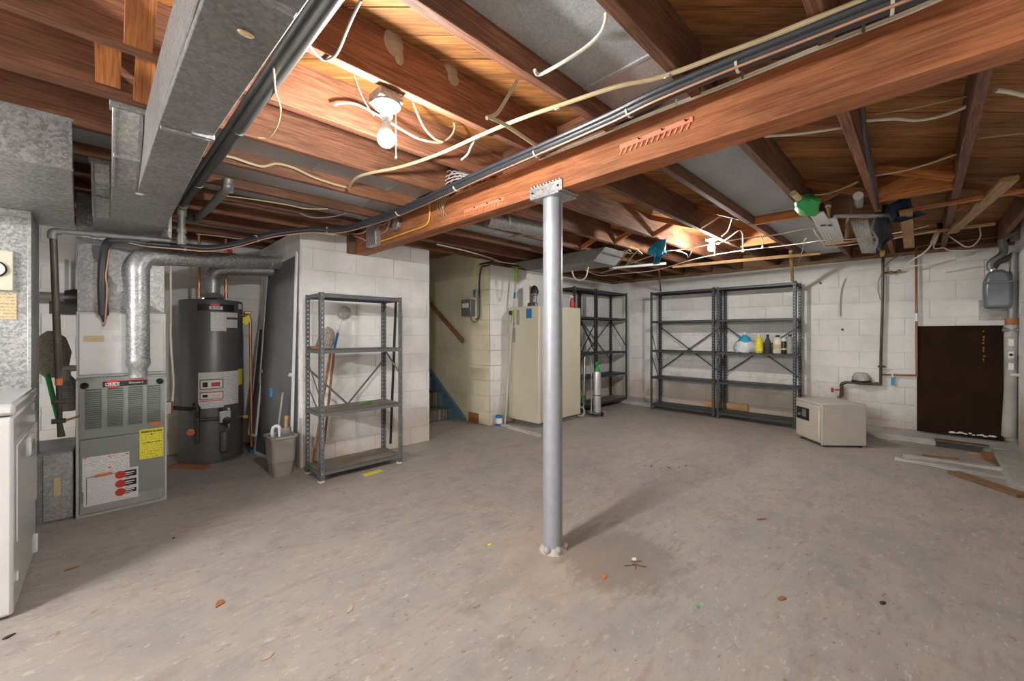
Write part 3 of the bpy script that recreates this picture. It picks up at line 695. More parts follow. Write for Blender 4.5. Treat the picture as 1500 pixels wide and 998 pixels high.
# louvre banks
lx = [(-.105, -.030), (-.002, .072), (.098, .170), (.195, .265)]
for a, b in lx:
    g = MB().box((a, FYF + .0085, .575), (b, FYF + .0105, .835)).build('louvre_bank', 'furnace_grey', fur)
    for i in range(19):
        z = .582 + i * .0134
        MB().hexa([(a, FYF - .010, z), (b, FYF - .010, z), (b, FYF - .010, z + .003), (a, FYF - .010, z + .003), (a, FYF - .015, z - .004), (b, FYF - .015, z - .004), (b, FYF - .0155, z), (a, FYF - .0155, z)]).build('louvre', 'furnace_grey', g)
for x in (-.108, .262): 
    k_ = MB().lathe([(.021, 0), (.020, .008), (.012, .009), (.010, .005)], (x, FYF - .008, .862), 18, (0, -1, 0)).build('finger_cup', 'black', fur)
bd = MB().box((-.025, FYF - .014, .845), (.195, FYF - .007, .882)).build('badge', 'black', fur, .001)
MB().box((-.025, FYF - .0155, .880), (.195, FYF - .012, .885)).build('red_line', 'red_paint', bd)
MB().lathe([(.028, 0), (.028, .003)], (.022, FYF - .0135, .864), 20, (0, -1, 0)).build('red_emblem', 'red_paint', bd)
MB().box((-.012, FYF - .0185, .851), (.056, FYF - .0155, .872)).build('name_plate', 'white_paper', bd)
text('lettering', 'RUUD', .021, 'black', bd, (.022, FYF - .0192, .861), ROT_NY, sx=1.15, bold=.0006)
text('lettering', 'Silhouette II', .015, 'white_paper', bd, (.138, FYF - .0148, .864), ROT_NY)
MB().box((.215, FYF - .012, .553), (.270, FYF - .0075, .573)).build('orange_sticker', 'orange', fur)
# notices on the lower door
def sheet(name, x0, x1, z0, z1, mat, parent, d=.0, tilt=0.0):
    y = FYF - .0085 - d
    return MB().hexa([(x0, y - .001, z0), (x1, y - .001, z0 + tilt), (x1, y, z0 + tilt), (x0, y, z0), (x0, y - .001, z1), (x1, y - .001, z1 + tilt), (x1, y, z1 + tilt), (x0, y, z1)]).build(name, mat, parent)
ye = sheet('energy_label', .155, .282, .325, .532, 'print_yellow', fur, .003)
text('lettering', 'ENERGYGUIDE', .0165, 'black', ye, (.219, FYF - .0135, .513), ROT_NY, bold=.0005)
MB().box((.168, FYF - .0135, .435), (.272, FYF - .0125, .438)).build('scale_line', 'black', ye)
MB().lathe([(.005, 0), (.005, .001)], (.219, FYF - .0125, .492), 8, (0, -1, 0)).build('dot', 'black', ye)
sheet('notice_sheet', -.118, .105, .175, .395, 'print_white', fur, .001)
n2_ = sheet('warning_sheet', -.112, .150, .075, .285, 'print_fine', fur, .003)
yy = FYF - .0135
MB().box((-.100, yy, .085), (-.097, yy + .001, .262)).build('black_rule', 'black', n2_)
MB().tube([(-.098, yy, .262), (-.07, yy, .265), (.05, yy, .262)], .0016, 6).build('black_rule', 'black', n2_)
MB().tube([(-.06, yy, .262), (-.05, yy, .266), (.01, yy, .268), (.02, yy, .266)], .008, 8).build('screwdriver_print', 'orange', n2_)
for i, z in enumerate((.245, .185, .128)):
    h_ = .022 if i < 2 else .014
    MB().box((.066, yy, z - h_ * .9), (.140, yy + .001, z + h_)).build('black_caption', 'black', n2_)
    d_ = MB().lathe([(.026, 0), (.026, .0012)], (.060, yy + .001, z), 20, (0, -1, 0)).build('red_disc', 'red_paint', n2_)
    MB().box((.085, yy - .0006, z + .004), (.130, yy, z + .010)).build('caption_line', 'white_paper', n2_)
    MB().box((.085, yy - .0006, z - .008), (.120, yy, z - .004)).build('caption_line', 'white_paper', n2_)
    MB().box((.085, yy - .0006, z - h_ * .9 - .008), (.105, yy + .001, z - h_ * .9 - .002)).build('orange_tick', 'orange', n2_)
for x, z in ((-.115, .39), (.0, .385), (.085, .385), (.0, .31)): MB().box((x, FYF - .0115, z - .006), (x + .016, FYF - .0095, z)).build('red_tick', 'red_paint', fur)
# control box with red lamp on the right flank
MB().box((FX1, 3.95, .60), (FX1 + .035, 4.02, .69)).build('side_switch_box', 'galvanized', fur, .003)
MB().box((FX1 + .036, 3.948, .605), (FX1 + .043, 4.022, .685)).build('switch_plate', 'red_paint', fur, .002)
# plenum above
pl = thing('furnace_plenum', 'creased galvanized plenum sitting on the furnace case', 'duct', (.08, 4.2, 1.347))
MB().box((FX0 + .004, FYW + .012, 1.347), (FX1 - .004, 4.5, 1.90)).build('box', 'galvanized', pl, .003)
yf = FYW + .012
apx = V(.075, yf - .045, 1.50)
cs = [V(FX0 + .008, yf, 1.352), V(FX1 - .008, yf, 1.352), V(FX1 - .008, yf, 1.80), V(FX0 + .008, yf, 1.80)]
m_ = MB(); m_.v = cs + [apx]; m_.f = [(0, 1, 4), (1, 2, 4), (2, 3, 4), (3, 0, 4)]; m_.build('creased_face', 'galvanized', pl, sharp=2)
MB().box((FX0, yf - .012, 1.80), (FX1, yf + .005, 1.832)).build('top_hem', 'steel', pl, .002)
MB().box((FX0, yf - .003, 1.832), (FX1 + .03, yf + .02, 1.90)).build('collar', 'galv_spangle', pl, .002)
MB().box((FX0, yf - .02, 1.84), (-.068, yf + .12, 2.135)).build('riser', 'galv_spangle', pl, .002)
MB().box((.272, yf - .02, 1.84), (FX1 + .03, yf + .1, 2.1)).build('riser', 'galv_spangle', pl, .002)
# flue of the furnace: neck, pipe, elbow, run into the chimney
fl_ = thing('furnace_flue', 'galvanized flue pipe rising before the white panel and bending into the chimney', 'pipe', (.15, 3.86, .9))
fc = V(.150, 3.858, 0)
MB().lathe([(.050, .895), (.050, .955), (.066, .985), (.066, 1.02)], fc, 24).build('neck', 'galvanized', fl_)
MB().tube([fc + V(0, 0, 1.0), fc + V(0, 0, 1.62)], .0625, 24).build('riser', 'galv_spangle', fl_)
MB().tube([fc + V(0, 0, 1.0), fc + V(0, 0, 1.025)], .0655, 24).build('collar', 'galvanized', fl_)
fe = V(1.20, 4.40, 1.885); dh = (fe - V(.15, 3.858, 1.745)).normalized()
st = fc + V(0, 0, 1.745) + dh * .13
MB().tube(smooth([fc + V(0, 0, 1.61), fc + V(0, 0, 1.66), fc + dh * .03 + V(0, 0, 1.725), fc + dh * .08 + V(0, 0, 1.745), st], 3), .064, 24).build('elbow', 'galvanized', fl_)
MB().tube([st, st.lerp(fe, .55)], .0625, 24).build('run', 'galv_spangle', fl_)
MB().tube([st.lerp(fe, .52), fe], .060, 24).build('run', 'galvanized', fl_)
for f in (.0, .53, .86): p = st.lerp(fe, f); MB().tube([p, p + dh * .02], .066, 24).build('joint_ring', 'galvanized', fl_)
# white wire conduit at the right edge of the furnace
cable('conduit', [V(.335, 3.98, 2.1), V(.335, 3.98, 1.4), V(.335, 3.98, 1.15), V(.35, 3.98, .85), V(.345, 3.98, .69)], .007, 'white_cable', 'thin white conduit down the right flank of the furnace', 'conduit')
# ---------------------------------------------------------------- water heater
WC = V(.715, 4.858, 0); WR = .252
wh = thing('water_heater', 'tall dark grey gas water heater with notices and copper pipes', 'water heater', WC)
MB().lathe([(WR - .012, .0), (WR, .004), (WR, 1.50), (WR - .006, 1.515), (WR - .03, 1.52)], WC, 48).build('tank', 'heater_grey', wh)
MB().lathe([(WR + .006, .0), (WR + .006, .025)], WC, 48).build('base_ring', 'heater_grey', wh)
def onheater(ang, z, dr=0.0):          # ang measured from the direction of the camera, + to the right
    b = math.atan2(-WC.y, -WC.x) + ang
    return V(WC.x + math.cos(b) * (WR + dr), WC.y + math.sin(b) * (WR + dr), z)
def decal(name, a0, a1, z0, z1, mat, parent=wh, d=.0015, n=10):
    m = MB(); 
    for i in range(n + 1):
        a = a0 + (a1 - a0) * i / n
        m.v += [onheater(a, z0, d), onheater(a, z1, d), onheater(a, z1, .0001), onheater(a, z0, .0001)]
    for i in range(n):
        k = 4 * i; m.f += [(k, k + 4, k + 5, k + 1), (k + 1, k + 5, k + 6, k + 2), (k + 3, k + 2, k + 6, k + 7), (k, k + 3, k + 7, k + 4)]
    m.f += [(0, 1, 2, 3), (4 * n, 4 * n + 3, 4 * n + 2, 4 * n + 1)]
    return m.build(name, mat, parent)
AR = lambda px: math.asin(max(-1, min(1, (px - 310.5) / 47.5)))
bdg = decal('badge', AR(291), AR(343), 1.41, 1.475, 'black')
decal('emblem', AR(309), AR(322), 1.435, 1.478, 'red_paint', bdg, .003)
decal('name_band', AR(307), AR(326), 1.425, 1.452, 'white_paper', bdg, .004)
b0 = onheater(AR(316.5), 1.438, .0048); bb = math.atan2(b0.y - WC.y, b0.x - WC.x)
nrm = V(math.cos(bb), math.sin(bb), 0); rgt = V(0, 0, 1).cross(nrm)
ROTH = Matrix((rgt, V(0, 0, 1), nrm)).transposed()
text('lettering', 'RUUD', .026, 'black', bdg, b0, ROTH, bold=.0006)
decal('notice', AR(309), AR(331.5), 1.225, 1.40, 'print_white')
decal('notice', AR(332), AR(348.5), 1.355, 1.40, 'print_white')
decal('notice', AR(332), AR(348), 1.255, 1.335, 'print_fine')
decal('small_label', AR(350), AR(355.5), 1.44, 1.49, 'white_paper')
big = decal('warning_sheet', AR(292), AR(327.5), .515, .845, 'print_fine')
big2 = decal('data_sheet', AR(327.5), AR(349.5), .53, .845, 'print_white')
decal('energy_label', AR(349.5), AR(356.5), .70, .855, 'yellow_paper')
for z0, z1 in ((.69, .78), (.595, .665)):
    f = decal('print_frame', AR(294), AR(327), z0, z1, 'red_paint' if z0 < .65 else 'black', big, .0025)
    decal('print_field', AR(295.2), AR(325.8), z0 + .006, z1 - .008, 'white_paper', big, .0032)
    decal('print_blot', AR(298), AR(305), z0 + .02, z1 - .025, 'black', big, .0038)
    decal('print_blot', AR(310), AR(322), z0 + .022, z1 - .03, 'red_paint' if z0 > .65 else 'print_white', big, .0038)
decal('orange_line', AR(294), AR(326), .578, .586, 'orange', big, .003)
# gas control, burner tube, drain cock, relief pipe, tag
gc = onheater(AR(327), .43, .03)
ct = MB().box(gc + V(-.045, -.03, -.055), gc + V(.045, .05, .055)).build('gas_control', 'steel', wh, .006)
MB().lathe([(.034, 0), (.032, .018), (.02, .022)], gc + V(.01, -.03, -.035), 18, (-.15, -1, 0)).build('dial', 'black', ct)
MB().lathe([(.016, 0), (.016, .02)], gc + V(-.03, 0, .055), 12).build('knob', 'black', ct)
MB().lathe([(.012, 0), (.012, .02)], gc + V(.03, 0, .055), 12).build('knob', 'white_enamel', ct)
bt = onheater(AR(327), .16, .022)
MB().lathe([(.034, 0), (.036, .01), (.036, .17), (.034, .175)], bt + V(0, 0, -.05), 18).build('burner_cover', 'heater_grey', wh)
MB().tube(smooth([gc + V(.02, -.01, -.05), gc + V(.03, -.02, -.10), bt + V(.01, 0, .12)]), .007, 8).build('gas_tube', 'steel', wh)
v_ = onheater(AR(293), .44, .03)
gp = MB().tube(smooth([Y(243, 597, 4.45), Y(280, 599, 4.5), v_ + V(-.02, 0, .12), v_ + V(0, 0, .09), v_ + V(0, 0, -.0)], 4), .017, 12).build('gas_feed', 'black', wh)
MB().tube([v_ + V(0, 0, .02), v_ + V(0, 0, -.22)], .016, 12).build('drip_leg', 'pipe_dark', wh)
MB().tube([v_ + V(0, 0, -.02), gc + V(-.04, 0, -.015)], .013, 12).build('gas_nipple', 'pipe_dark', wh)
MB().tube([v_ + V(0, 0, .10), v_ + V(0, 0, .06)], .023, 12).build('union', 'pipe_dark', wh)
p = v_ + V(-.05, -.015, -.12); MB().lathe([(.03, 0), (.03, .004)], p, 18, (-.15, -1, 0)).build('orange_tag', 'orange', wh)
dc = onheater(AR(351), .39, .0)
d_ = MB().tube([dc, dc + (onheater(AR(351), .39, .06) - dc)], .012, 12).build('drain_cock', 'brass', wh)
MB().box(onheater(AR(351), .39, .06) - V(.025, .02, .016), onheater(AR(351), .39, .06) + V(.02, .02, .016)).build('cock_body', 'brass', d_, .004)
rv = onheater(AR(355), 1.385, .0); rt = onheater(AR(355), 1.385, .055)
MB().tube([rv, rt], .016, 12).build('relief_valve', 'brass', wh)
MB().box(rt - V(.03, .02, -.01), rt + V(.035, .02, .035)).build('valve_lever', 'brass', wh, .006)
rd = V(rt.x + .018, rt.y - .02, 0)
MB().tube([rd + V(-.012, 0, 1.385), rd + V(0, 0, 1.33), rd + V(.01, -.01, .08)], .0125, 12).build('relief_pipe', 'copper', wh)
p = rt + V(-.02, -.03, -.05); MB().prism([p + V(-.025, 0, .02), p + V(.02, 0, .05), p + V(.035, 0, 0), p + V(.0, 0, -.05), p + V(-.03, 0, -.03)], (.004, -.003, 0)).build('yellow_tag', 'yellow_paper', wh)
# top: hot and cold pipes, draft hood
for px, nm in ((291.5, 'cold_pipe'), (331, 'hot_pipe')):
    c0 = Y(px, 440, 4.82); c0.z = 1.515
    pp = MB().tube([c0 + V(0, 0, .03), c0 + V(0, 0, .62)], .0115, 12).build(nm, 'copper', wh)
    MB().tube([c0, c0 + V(0, 0, .035)], .0135, 12).build('union', 'white_paper', pp)
    MB().tube([c0 + V(0, 0, .035), c0 + V(0, 0, .075)], .0165, 12).build('fitting', 'copper', pp)
    MB().tube([c0 + V(0, 0, .12), c0 + V(0, 0, .15)], .0155, 12).build('fitting', 'copper', pp)
hd = V(.715, 4.80, 0)
MB().lathe([(.085, 1.535), (.10, 1.54), (.075, 1.575), (.062, 1.59)], hd, 20).build('draft_hood', 'galvanized', wh)
for i in range(4):
    a = i * math.pi / 2 + .4; MB().tube([hd + V(math.cos(a) * .08, math.sin(a) * .08, 1.515), hd + V(math.cos(a) * .085, math.sin(a) * .085, 1.54)], .006, 6).build('hood_leg', 'steel', wh)
MB().lathe([(.02, 1.515), (.02, 1.535), (.01, 1.54)], hd + V(-.09, -.1, 0), 10).build('anode_cap', 'steel', wh)
t = thing('heater_flue', 'galvanized flue leaving the water heater and joining the chimney run', 'pipe', (.715, 4.8, 1.58))
MB().tube([hd + V(0, 0, 1.58), hd + V(0, 0, 1.70)], .060, 20).build('riser', 'galvanized', t)
hf = V(1.20, 4.62, 1.845)
MB().tube(smooth([hd + V(0, 0, 1.69), hd + V(0, 0, 1.74), hd + V(.03, -.01, 1.80), hd + V(.10, -.04, 1.825)], 4), .061, 20).build('elbow', 'galvanized', t)
MB().tube([hd + V(.09, -.035, 1.823), hf], .058, 20).build('run', 'galvanized', t)
t = MB().tube([Y(337, 372, 4.8), Y(337, 366, 4.8)], .02, 10).build('valve_wheel', 'red_paint'); tag(t, 'small red valve wheel above the flue over the water heater', 'valve')
o = board('wood_scrap', Z(252, 684), Z(303, 687), .07, .02, 'cork_brown'); o.location.z = .011; tag(o, 'short reddish wood offcut lying before the water heater', 'board')
# line-set: insulated suction line and bare copper line from the beam to the coil
ls = thing('refrigerant_line', 'black foam-wrapped refrigerant line with copper tube, strapped along the beam', 'pipe', (1.6, 2.0, 2.0))
beam_px = [(1420, -38), (1310, 3), (1180, 54), (1060, 101), (960, 143), (900, 172), (830, 203), (760, 233), (700, 259), (650, 282), (600, 304), (560, 319)]
wall_px = [(500, 337), (452, 337), (397, 344), (347, 358), (305, 364), (263, 361), (215, 357), (172, 351)]
path = [Z(*p, 2.106) for p in beam_px] + [Y(*p, wy) for p, wy in zip(wall_px, (3.44, 3.62) + (3.74,) * 9)] + [Y(157, 358, 3.80), Y(152, 380, 3.86), Y(150, 420, 3.87), Y(152, 462, 3.885)]
MB().tube(smooth(path, 5), .026, 12).build('foam_sleeve', 'black_foam', ls)
e0 = path[-1]; MB().tube([e0 + V(0, 0, .01), e0 + V(.002, .015, -.045)], .0, 10, True, [.022, .007]).build('sleeve_tip', 'black_foam', ls)
cp = [Z(px, py + 6, 2.082) + V(-.004, 0, 0) for px, py in beam_px] + [Y(px, py + 4, wy) for (px, py), wy in zip(wall_px[:-1], (3.40, 3.58) + (3.70,) * 9)] + [Y(176, 354, 3.74), Y(162, 362, 3.80), Y(158, 385, 3.83), Y(155, 405, 3.835), Y(157, 425, 3.84), Y(154, 470, 3.87), Y(151.5, 478, 3.90)]
MB().tube(smooth(cp, 5), .0048, 8).build('copper_line', 'copper_line', ls)
tubep = smooth(path, 5)
MB().tube(smooth([p + V(-.030, 0, .004) if i < 12 else p + V(0, -.034, -.004) for i, p in enumerate(path[:19])], 4), .011, 8).build('thin_sleeve', 'black_foam', ls)
for i in (5, 14, 23, 33, 43, 52, 62, 72, 84):
    p = tubep[i]; d = (tubep[i + 1] - p).normalized(); MB().tube([p, p + d * .008], .031, 12).build('zip_tie', 'white_cable', ls)
# ---------------------------------------------------------------- dryer at the left
DX, DY0, DY1, DZ = -.283, 2.70, 3.44, .905
t = thing('clothes_dryer', 'white glossy clothes dryer with square door and recessed handle', 'dryer', (-.62, 3.07, 0))
MB().box((-.95, DY0, .012), (DX, DY1, DZ - .055)).build('body', 'white_enamel', t, .012)
MB().box((-.955, DY0 - .006, DZ - .05), (DX + .006, DY1 + .004, DZ)).build('top', 'white_enamel', t, .014)
d_ = MB().box((DX, DY0 + .05, .30), (DX + .007, DY1 - .02, .72)).build('door', 'white_enamel', t, .005)
MB().box((DX + .005, DY0 + .38, .60), (DX + .014, DY0 + .52, .69)).build('handle_frame', 'white_panel', d_, .004)
MB().box((DX + .012, DY0 + .40, .615), (DX + .017, DY0 + .50, .665)).build('handle_recess', 'steel', d_, .003)
MB().box((DX, DY1 - .10, .79), (DX + .004, DY1 - .055, .825)).build('badge', 'steel', t, .001)
MB().box((DX + .0005, DY0 + .06, .13), (DX + .006, DY0 + .085, .165)).build('latch_plate', 'white_paper', t, .001)
MB().box((DX - .02, DY1 - .02, .0), (DX + .01, DY1, .10)).build('corner_guard', 'white_panel', t, .004)
for a in (DY0 + .05, DY1 - .05):
    for x in (-.90, DX - .05): MB().lathe([(.02, 0), (.015, .014)], (x, a, 0), 10).build('foot', 'black', t)
# ---------------------------------------------------------------- screens leaning on the chimney side
def panel(name, label, bl, br, tr, tl, fr=.03, rails=(), mat='screen_mesh', frame='white_frame', th=.014, group=None):
    bl, br, tr, tl = map(Vector, (bl, br, tr, tl))
    n = (br - bl).cross(tl - bl).normalized()
    t = thing(name, label, 'screen', (bl + br) / 2, group=group)
    def bar(a, b): return MB().beam(a, b, th, fr, (b - a).cross(n)).build('frame_bar', frame, t, .002)
    for a, b in ((bl, br), (br, tr), (tr, tl), (tl, bl)): bar(a, b)
    for f in rails: bar(bl.lerp(tl, f), br.lerp(tr, f))
    m = MB(); m.hexa([p + n * s * .0015 for s in (-1, 1) for p in (bl, br, tr, tl)]); m.build('mesh', mat, t)
    return t
panel('screen_door', 'tall white-framed screen door leaning against the side of the chimney block', V(1.045, 4.70, .015), V(1.155, 3.955, .015), V(1.195, 3.93, 1.915), V(1.185, 4.80, 1.885), .032, (.43,))
panel('window_screen', 'narrow silver-framed window screen tucked beside the copper relief pipe', V(1.00, 4.74, .20), V(1.03, 4.60, .20), V(1.17, 4.83, 1.25), V(1.17, 5.08, 1.25), .02)
panel('window_screen', 'small dark window screen standing inside the screen door frame', V(1.125, 4.62, .04), V(1.155, 4.10, .04), V(1.19, 4.22, 1.20), V(1.185, 4.68, 1.22), .02, frame='clear_grey')
o = board('white_board', V(1.19, 4.95, .02), V(1.20, 4.95, 1.05), .06, .015, 'grey_board', up=(1, 0, 0)); tag(o, 'thin grey board standing in the corner behind the screens', 'board')
o = MB().box((1.09, 4.345, .60), (1.115, 4.375, .68)).build('blue_clip', 'sky_blue'); tag(o, 'small blue clip stuck on the screen door mesh', 'clip')
# ---------------------------------------------------------------- bin with tools
bc = Z(411, 694); bc = V(bc.x, bc.y, 0)
t = thing('waste_bin', 'grey tapered plastic waste bin in front of the screen door', 'bin', bc)
def rrect(cx, cy, hx, hy, z, n=6, r=.35):
    out = []
    for q, (sx_, sy_) in enumerate(((1, 1), (-1, 1), (-1, -1), (1, -1))):
        for i in range(n):
            a = (q + i / (n - 1)) * math.pi / 2; rr = r * min(hx, hy)
            out.append(V(cx + sx_ * (hx - rr) + math.cos(a) * rr, cy + sy_ * (hy - rr) + math.sin(a) * rr, z))
    return out
def loft(rings, closed=True):
    m = MB(); n = len(rings[0])
    for r in rings: m.v += r
    for i in range(len(rings) - 1):
        for j in range(n): m.f.append((i * n + j, i * n + (j + 1) % n, (i + 1) * n + (j + 1) % n, (i + 1) * n + j))
    m.f.append(tuple(range(n - 1, -1, -1)))
    if closed: m.f.append(tuple((len(rings) - 1) * n + j for j in range(n)))
    return m
loft([rrect(bc.x, bc.y, hx, hy, z) for hx, hy, z in ((.070, .085, 0), (.074, .09, .02), (.098, .12, .325), (.094, .116, .325), (.088, .108, .12))]).build('body', 'bin_grey', t)
loft([rrect(bc.x, bc.y, hx, hy, z) for hx, hy, z in ((.098, .12, .315), (.108, .13, .320), (.109, .131, .335), (.095, .117, .338), (.094, .116, .32))], False).build('rim', 'bin_grey', t)
t = thing('trowel', 'steel trowel with pale wooden handle standing in the waste bin', 'trowel', bc + V(.05, .02, .2))
MB().tube([bc + V(.03, -.05, .40), bc + V(.035, -.05, .50)], .0, 12, True, [.014, .018]).build('handle', 'pine_strip', t, .003)
MB().box(bc + V(-.01, -.055, .15), bc + V(.055, -.05, .40)).build('blade', 'steel', t)
t = thing('scrub_brush', 'pale blue plastic scrub brush handle poking out of the waste bin', 'brush', bc + V(-.05, 0, .2))
MB().tube(smooth([bc + V(-.055, .03, .16), bc + V(-.055, .03, .36), bc + V(-.04, .02, .405), bc + V(-.01, .0, .40), bc + V(-.005, 0, .32)]), .014, 10).build('handle', 'bag_white', t)
t = MB().tube([bc + V(-.03, .06, .14), bc + V(.045, .10, .68)], .008, 8).build('thin_rod', 'grey_cable'); tag(t, 'thin grey metal rod standing in the waste bin', 'rod')
o = MB().lathe([(.03, 0), (.03, .03), (.02, .034)], Z(371, 663), 12).build('blue_stopper', 'blue'); tag(o, 'small blue stopper on the floor beside the screen door', 'cap')

# ---------------------------------------------------------------- slotted-angle shelf units
def flange(m, p, du, dn, h, w=.036, t=.0025, pitch=.038, hole=(.009, .013)):
    """perforated flange rising from p; du = direction across the flange, dn = thickness direction"""
    du = Vector(du); dn = Vector(dn)
    def bx(u0, u1, z0, z1):
        q = [p + du * u + dn * n_ + V(0, 0, z) for z in (z0, z1) for u, n_ in ((u0, 0), (u1, 0), (u1, t), (u0, t))]; m.hexa(q)
    hw = hole[0] / 2; c = w * .55
    bx(0, c - hw, 0, h); bx(c + hw, w, 0, h)
    z = 0.0; k = 0
    while z < h:
        z1 = min(h, z + pitch - hole[1]); bx(c - hw, c + hw, z, z1); z += pitch
def shelf_unit(name, label, x0, x1, y0, y1, top, levels, mat, braces, deck=None, group=None, ends='x'):
    t = thing(name, label, 'shelf', ((x0 + x1) / 2, (y0 + y1) / 2, 0), group=group)
    for x, sx_ in ((x0, 1), (x1, -1)):
        for y, sy_ in ((y0, 1), (y1, -1)):
            m = MB(); p = V(x, y, 0.004)
            flange(m, p, (sx_, 0, 0), (0, sy_, 0), top); flange(m, p, (0, sy_, 0), (sx_, 0, 0), top)
            po = m.build('post', mat, t)
            MB().box((x - .004, y - .004, 0), (x + sx_ * .036, y + sy_ * .036, .012)).build('foot', 'white_cable' if mat == 'shelf_grey' else mat, po)
    e = .003
    for i, z in enumerate(levels):
        s = MB().box((x0 + e, y0 + e, z - .003), (x1 - e, y1 - e, z)).build('shelf', (deck or {}).get(i, mat), t)
        for a, b in (((x0 + e, y0 + e), (x1 - e, y0 + e + .002)), ((x0 + e, y1 - e - .002), (x1 - e, y1 - e)), ((x0 + e, y0 + e), (x0 + e + .002, y1 - e)), ((x1 - e - .002, y0 + e), (x1 - e, y1 - e))):
            MB().box((*a, z - .032), (*b, z)).build('lip', mat, s)
        for x in (x0 + .018, x1 - .018):
            for y in (y0 - .002, y1 + .002):
                MB().ball((x, y, z - .016), .0055, 8, 5).build('bolt', 'steel', s)
    for a, b in braces: MB().beam(a, b, .003, .018, (V(*b) - V(*a)).cross(V(1, 0, 0) if abs(a[0] - b[0]) < .01 else V(0, 1, 0))).build('cross_brace', mat, t)
    return t
# unit in front of the chimney
x0, x1, y0, y1 = 1.205, 1.935, 3.40, 3.735
b1 = [((x0, y1, .92), ((x0 + x1) / 2, y1, .55)), ((x1, y1, .95), ((x0 + x1) / 2, y1, .55)), ((x0, y0 + .01, .70), (x0, y1, 1.02)), ((x0, y1, .80), (x0, y0, .55)), ((x1, y0, .80), (x1, y1, 1.05))]
shelf_unit('shelf_unit', 'grey slotted-steel shelf unit with four dusty shelves against the chimney block', x0, x1, y0, y1, 1.53, [.085, .56, 1.07, 1.528], 'shelf_grey', b1, {0: 'dusty_shelf', 1: 'dusty_shelf'})
o = board('wood_strip', V(1.215, 3.46, 1.083), V(1.245, 3.72, 1.083), .02, .022, 'cork_brown'); tag(o, 'short reddish wood strip on the second shelf beside the mop', 'board')
# back wall pair
lv = [.09, .52, .94, 1.40, 1.85]
def xbr(x, ya, yb, z0, z1): return [((x, ya, z0), (x, yb, z1)), ((x, ya, z1), (x, yb, z0))]
for (ya, yb), lab in (((2.085, 3.05), 'empty dark steel shelf unit by the corner on the back wall'), ((1.115, 2.06), 'dark steel shelf unit on the back wall holding bottles, beside the safe')):
    br = xbr(6.455, ya + .02, yb - .02, .62, 1.30) + [((6.14, yb, 1.30), (6.44, yb, .70)), ((6.14, yb, .9), (6.44, yb, .45))]
    shelf_unit('shelf_unit', lab, 6.13, 6.455, ya, yb, 1.86, lv, 'shelf_dark', br)
lv2 = [.10, .53, .90, 1.46, 1.89]
for (xa, xb), lab in (((5.46, 6.40), 'dark steel shelf unit standing in the room corner on the left wall'), ((4.88, 5.44), 'dark steel shelf unit half hidden behind the cream freezer')):
    br = [((xa + .02, 3.935, .75), (xb - .02, 3.935, 1.42)), ((xa + .02, 3.935, 1.42), (xb - .02, 3.935, .75)), ((xa, 3.61, .85), (xa, 3.93, 1.42)), ((xb, 3.61, .95), (xb, 3.93, 1.42)), ((xa, 3.93, .85), (xa, 3.61, 1.42))]
    shelf_unit('shelf_unit', lab, xa, xb, 3.61, 3.94, 1.90, lv2, 'shelf_dark', br, {0: 'dusty_shelf'})
# ---------------------------------------------------------------- tools behind the chimney shelf
t = thing('string_mop', 'grey string mop propped head up behind the shelf unit', 'mop', Y(458, 690, 3.80))
hm = Y(483, 494, 3.80)
MB().tube([Y(459, 676, 3.82), Y(484, 517, 3.80)], .0115, 10).build('handle', 'handle_wood', t)
rings = []
for k_ in range(9):
    f = k_ / 8; cc = hm + V(-.012 - .045 * f * f, 0, .085 - .19 * f); rad = (.012, .034, .05, .058, .064, .066, .066, .064, .058)[k_]
    rings.append([cc + V(math.cos(a) * rad * (1 + .10 * math.sin(9 * a + k_ * .5)), math.sin(a) * rad * .8 * (1 + .10 * math.sin(7 * a)), .006 * math.sin(5 * a)) for a in [jj * 2 * math.pi / 30 for jj in range(30)]])
loft(rings).build('strings', 'mop', t, sharp=80)
m = MB()
for i in range(22):
    a = i * 2 * math.pi / 22
    m.tube(smooth([hm + V(-.012 + math.cos(a) * .03, math.sin(a) * .02, .075), hm + V(-.022 + math.cos(a) * .060, math.sin(a) * .048, .01), hm + V(-.06 + math.cos(a) * .066, math.sin(a) * .055, -.10 - random.random() * .03)], 4), .0075, 6)
m.build('loose_strings', 'mop', t)
t = thing('round_brush', 'round grey bristle brush on a white and blue stick behind the shelf unit', 'brush', Y(470, 690, 3.84))
hb = Y(504.5, 458, 3.84)
MB().ball(hb, .062, 20, 12, (1, .4, 1)).build('bristles', 'brush_grey', t)
MB().tube([Y(500, 468, 3.84), Y(495, 488, 3.845)], .010, 10).build('upper_stick', 'white_enamel', t)
MB().tube([Y(495, 488, 3.845), Y(490, 510, 3.85)], .0115, 10).build('blue_grip', 'blue', t)
MB().tube([Y(490, 510, 3.85), Y(472, 676, 3.87)], .0115, 10).build('stick', 'handle_wood', t)
t = MB().tube([Y(580, 439, 3.80), Y(572, 650, 3.845)], .013, 12).build('black_pole', 'black'); tag(t, 'black pole leaning on the chimney wall at the end of the shelf unit', 'pole')
t = MB().tube(smooth([V(1.62, 3.60, .565), V(1.68, 3.58, .575), V(1.73, 3.61, .566)]), .006, 6).build('green_strap', 'green_bag'); tag(t, 'scrap of green strap lying on the shelf by the chimney', 'strap')
o = MB().box(V(-.085, -.032, 0), V(.085, .032, .003)).build('yellow_card', 'yellow_paper', local=False); o.location = Z(546, 693); o.rotation_euler = (0, 0, R_(3)); tag(o, 'faded yellow card lying on the floor before the shelf unit', 'card')
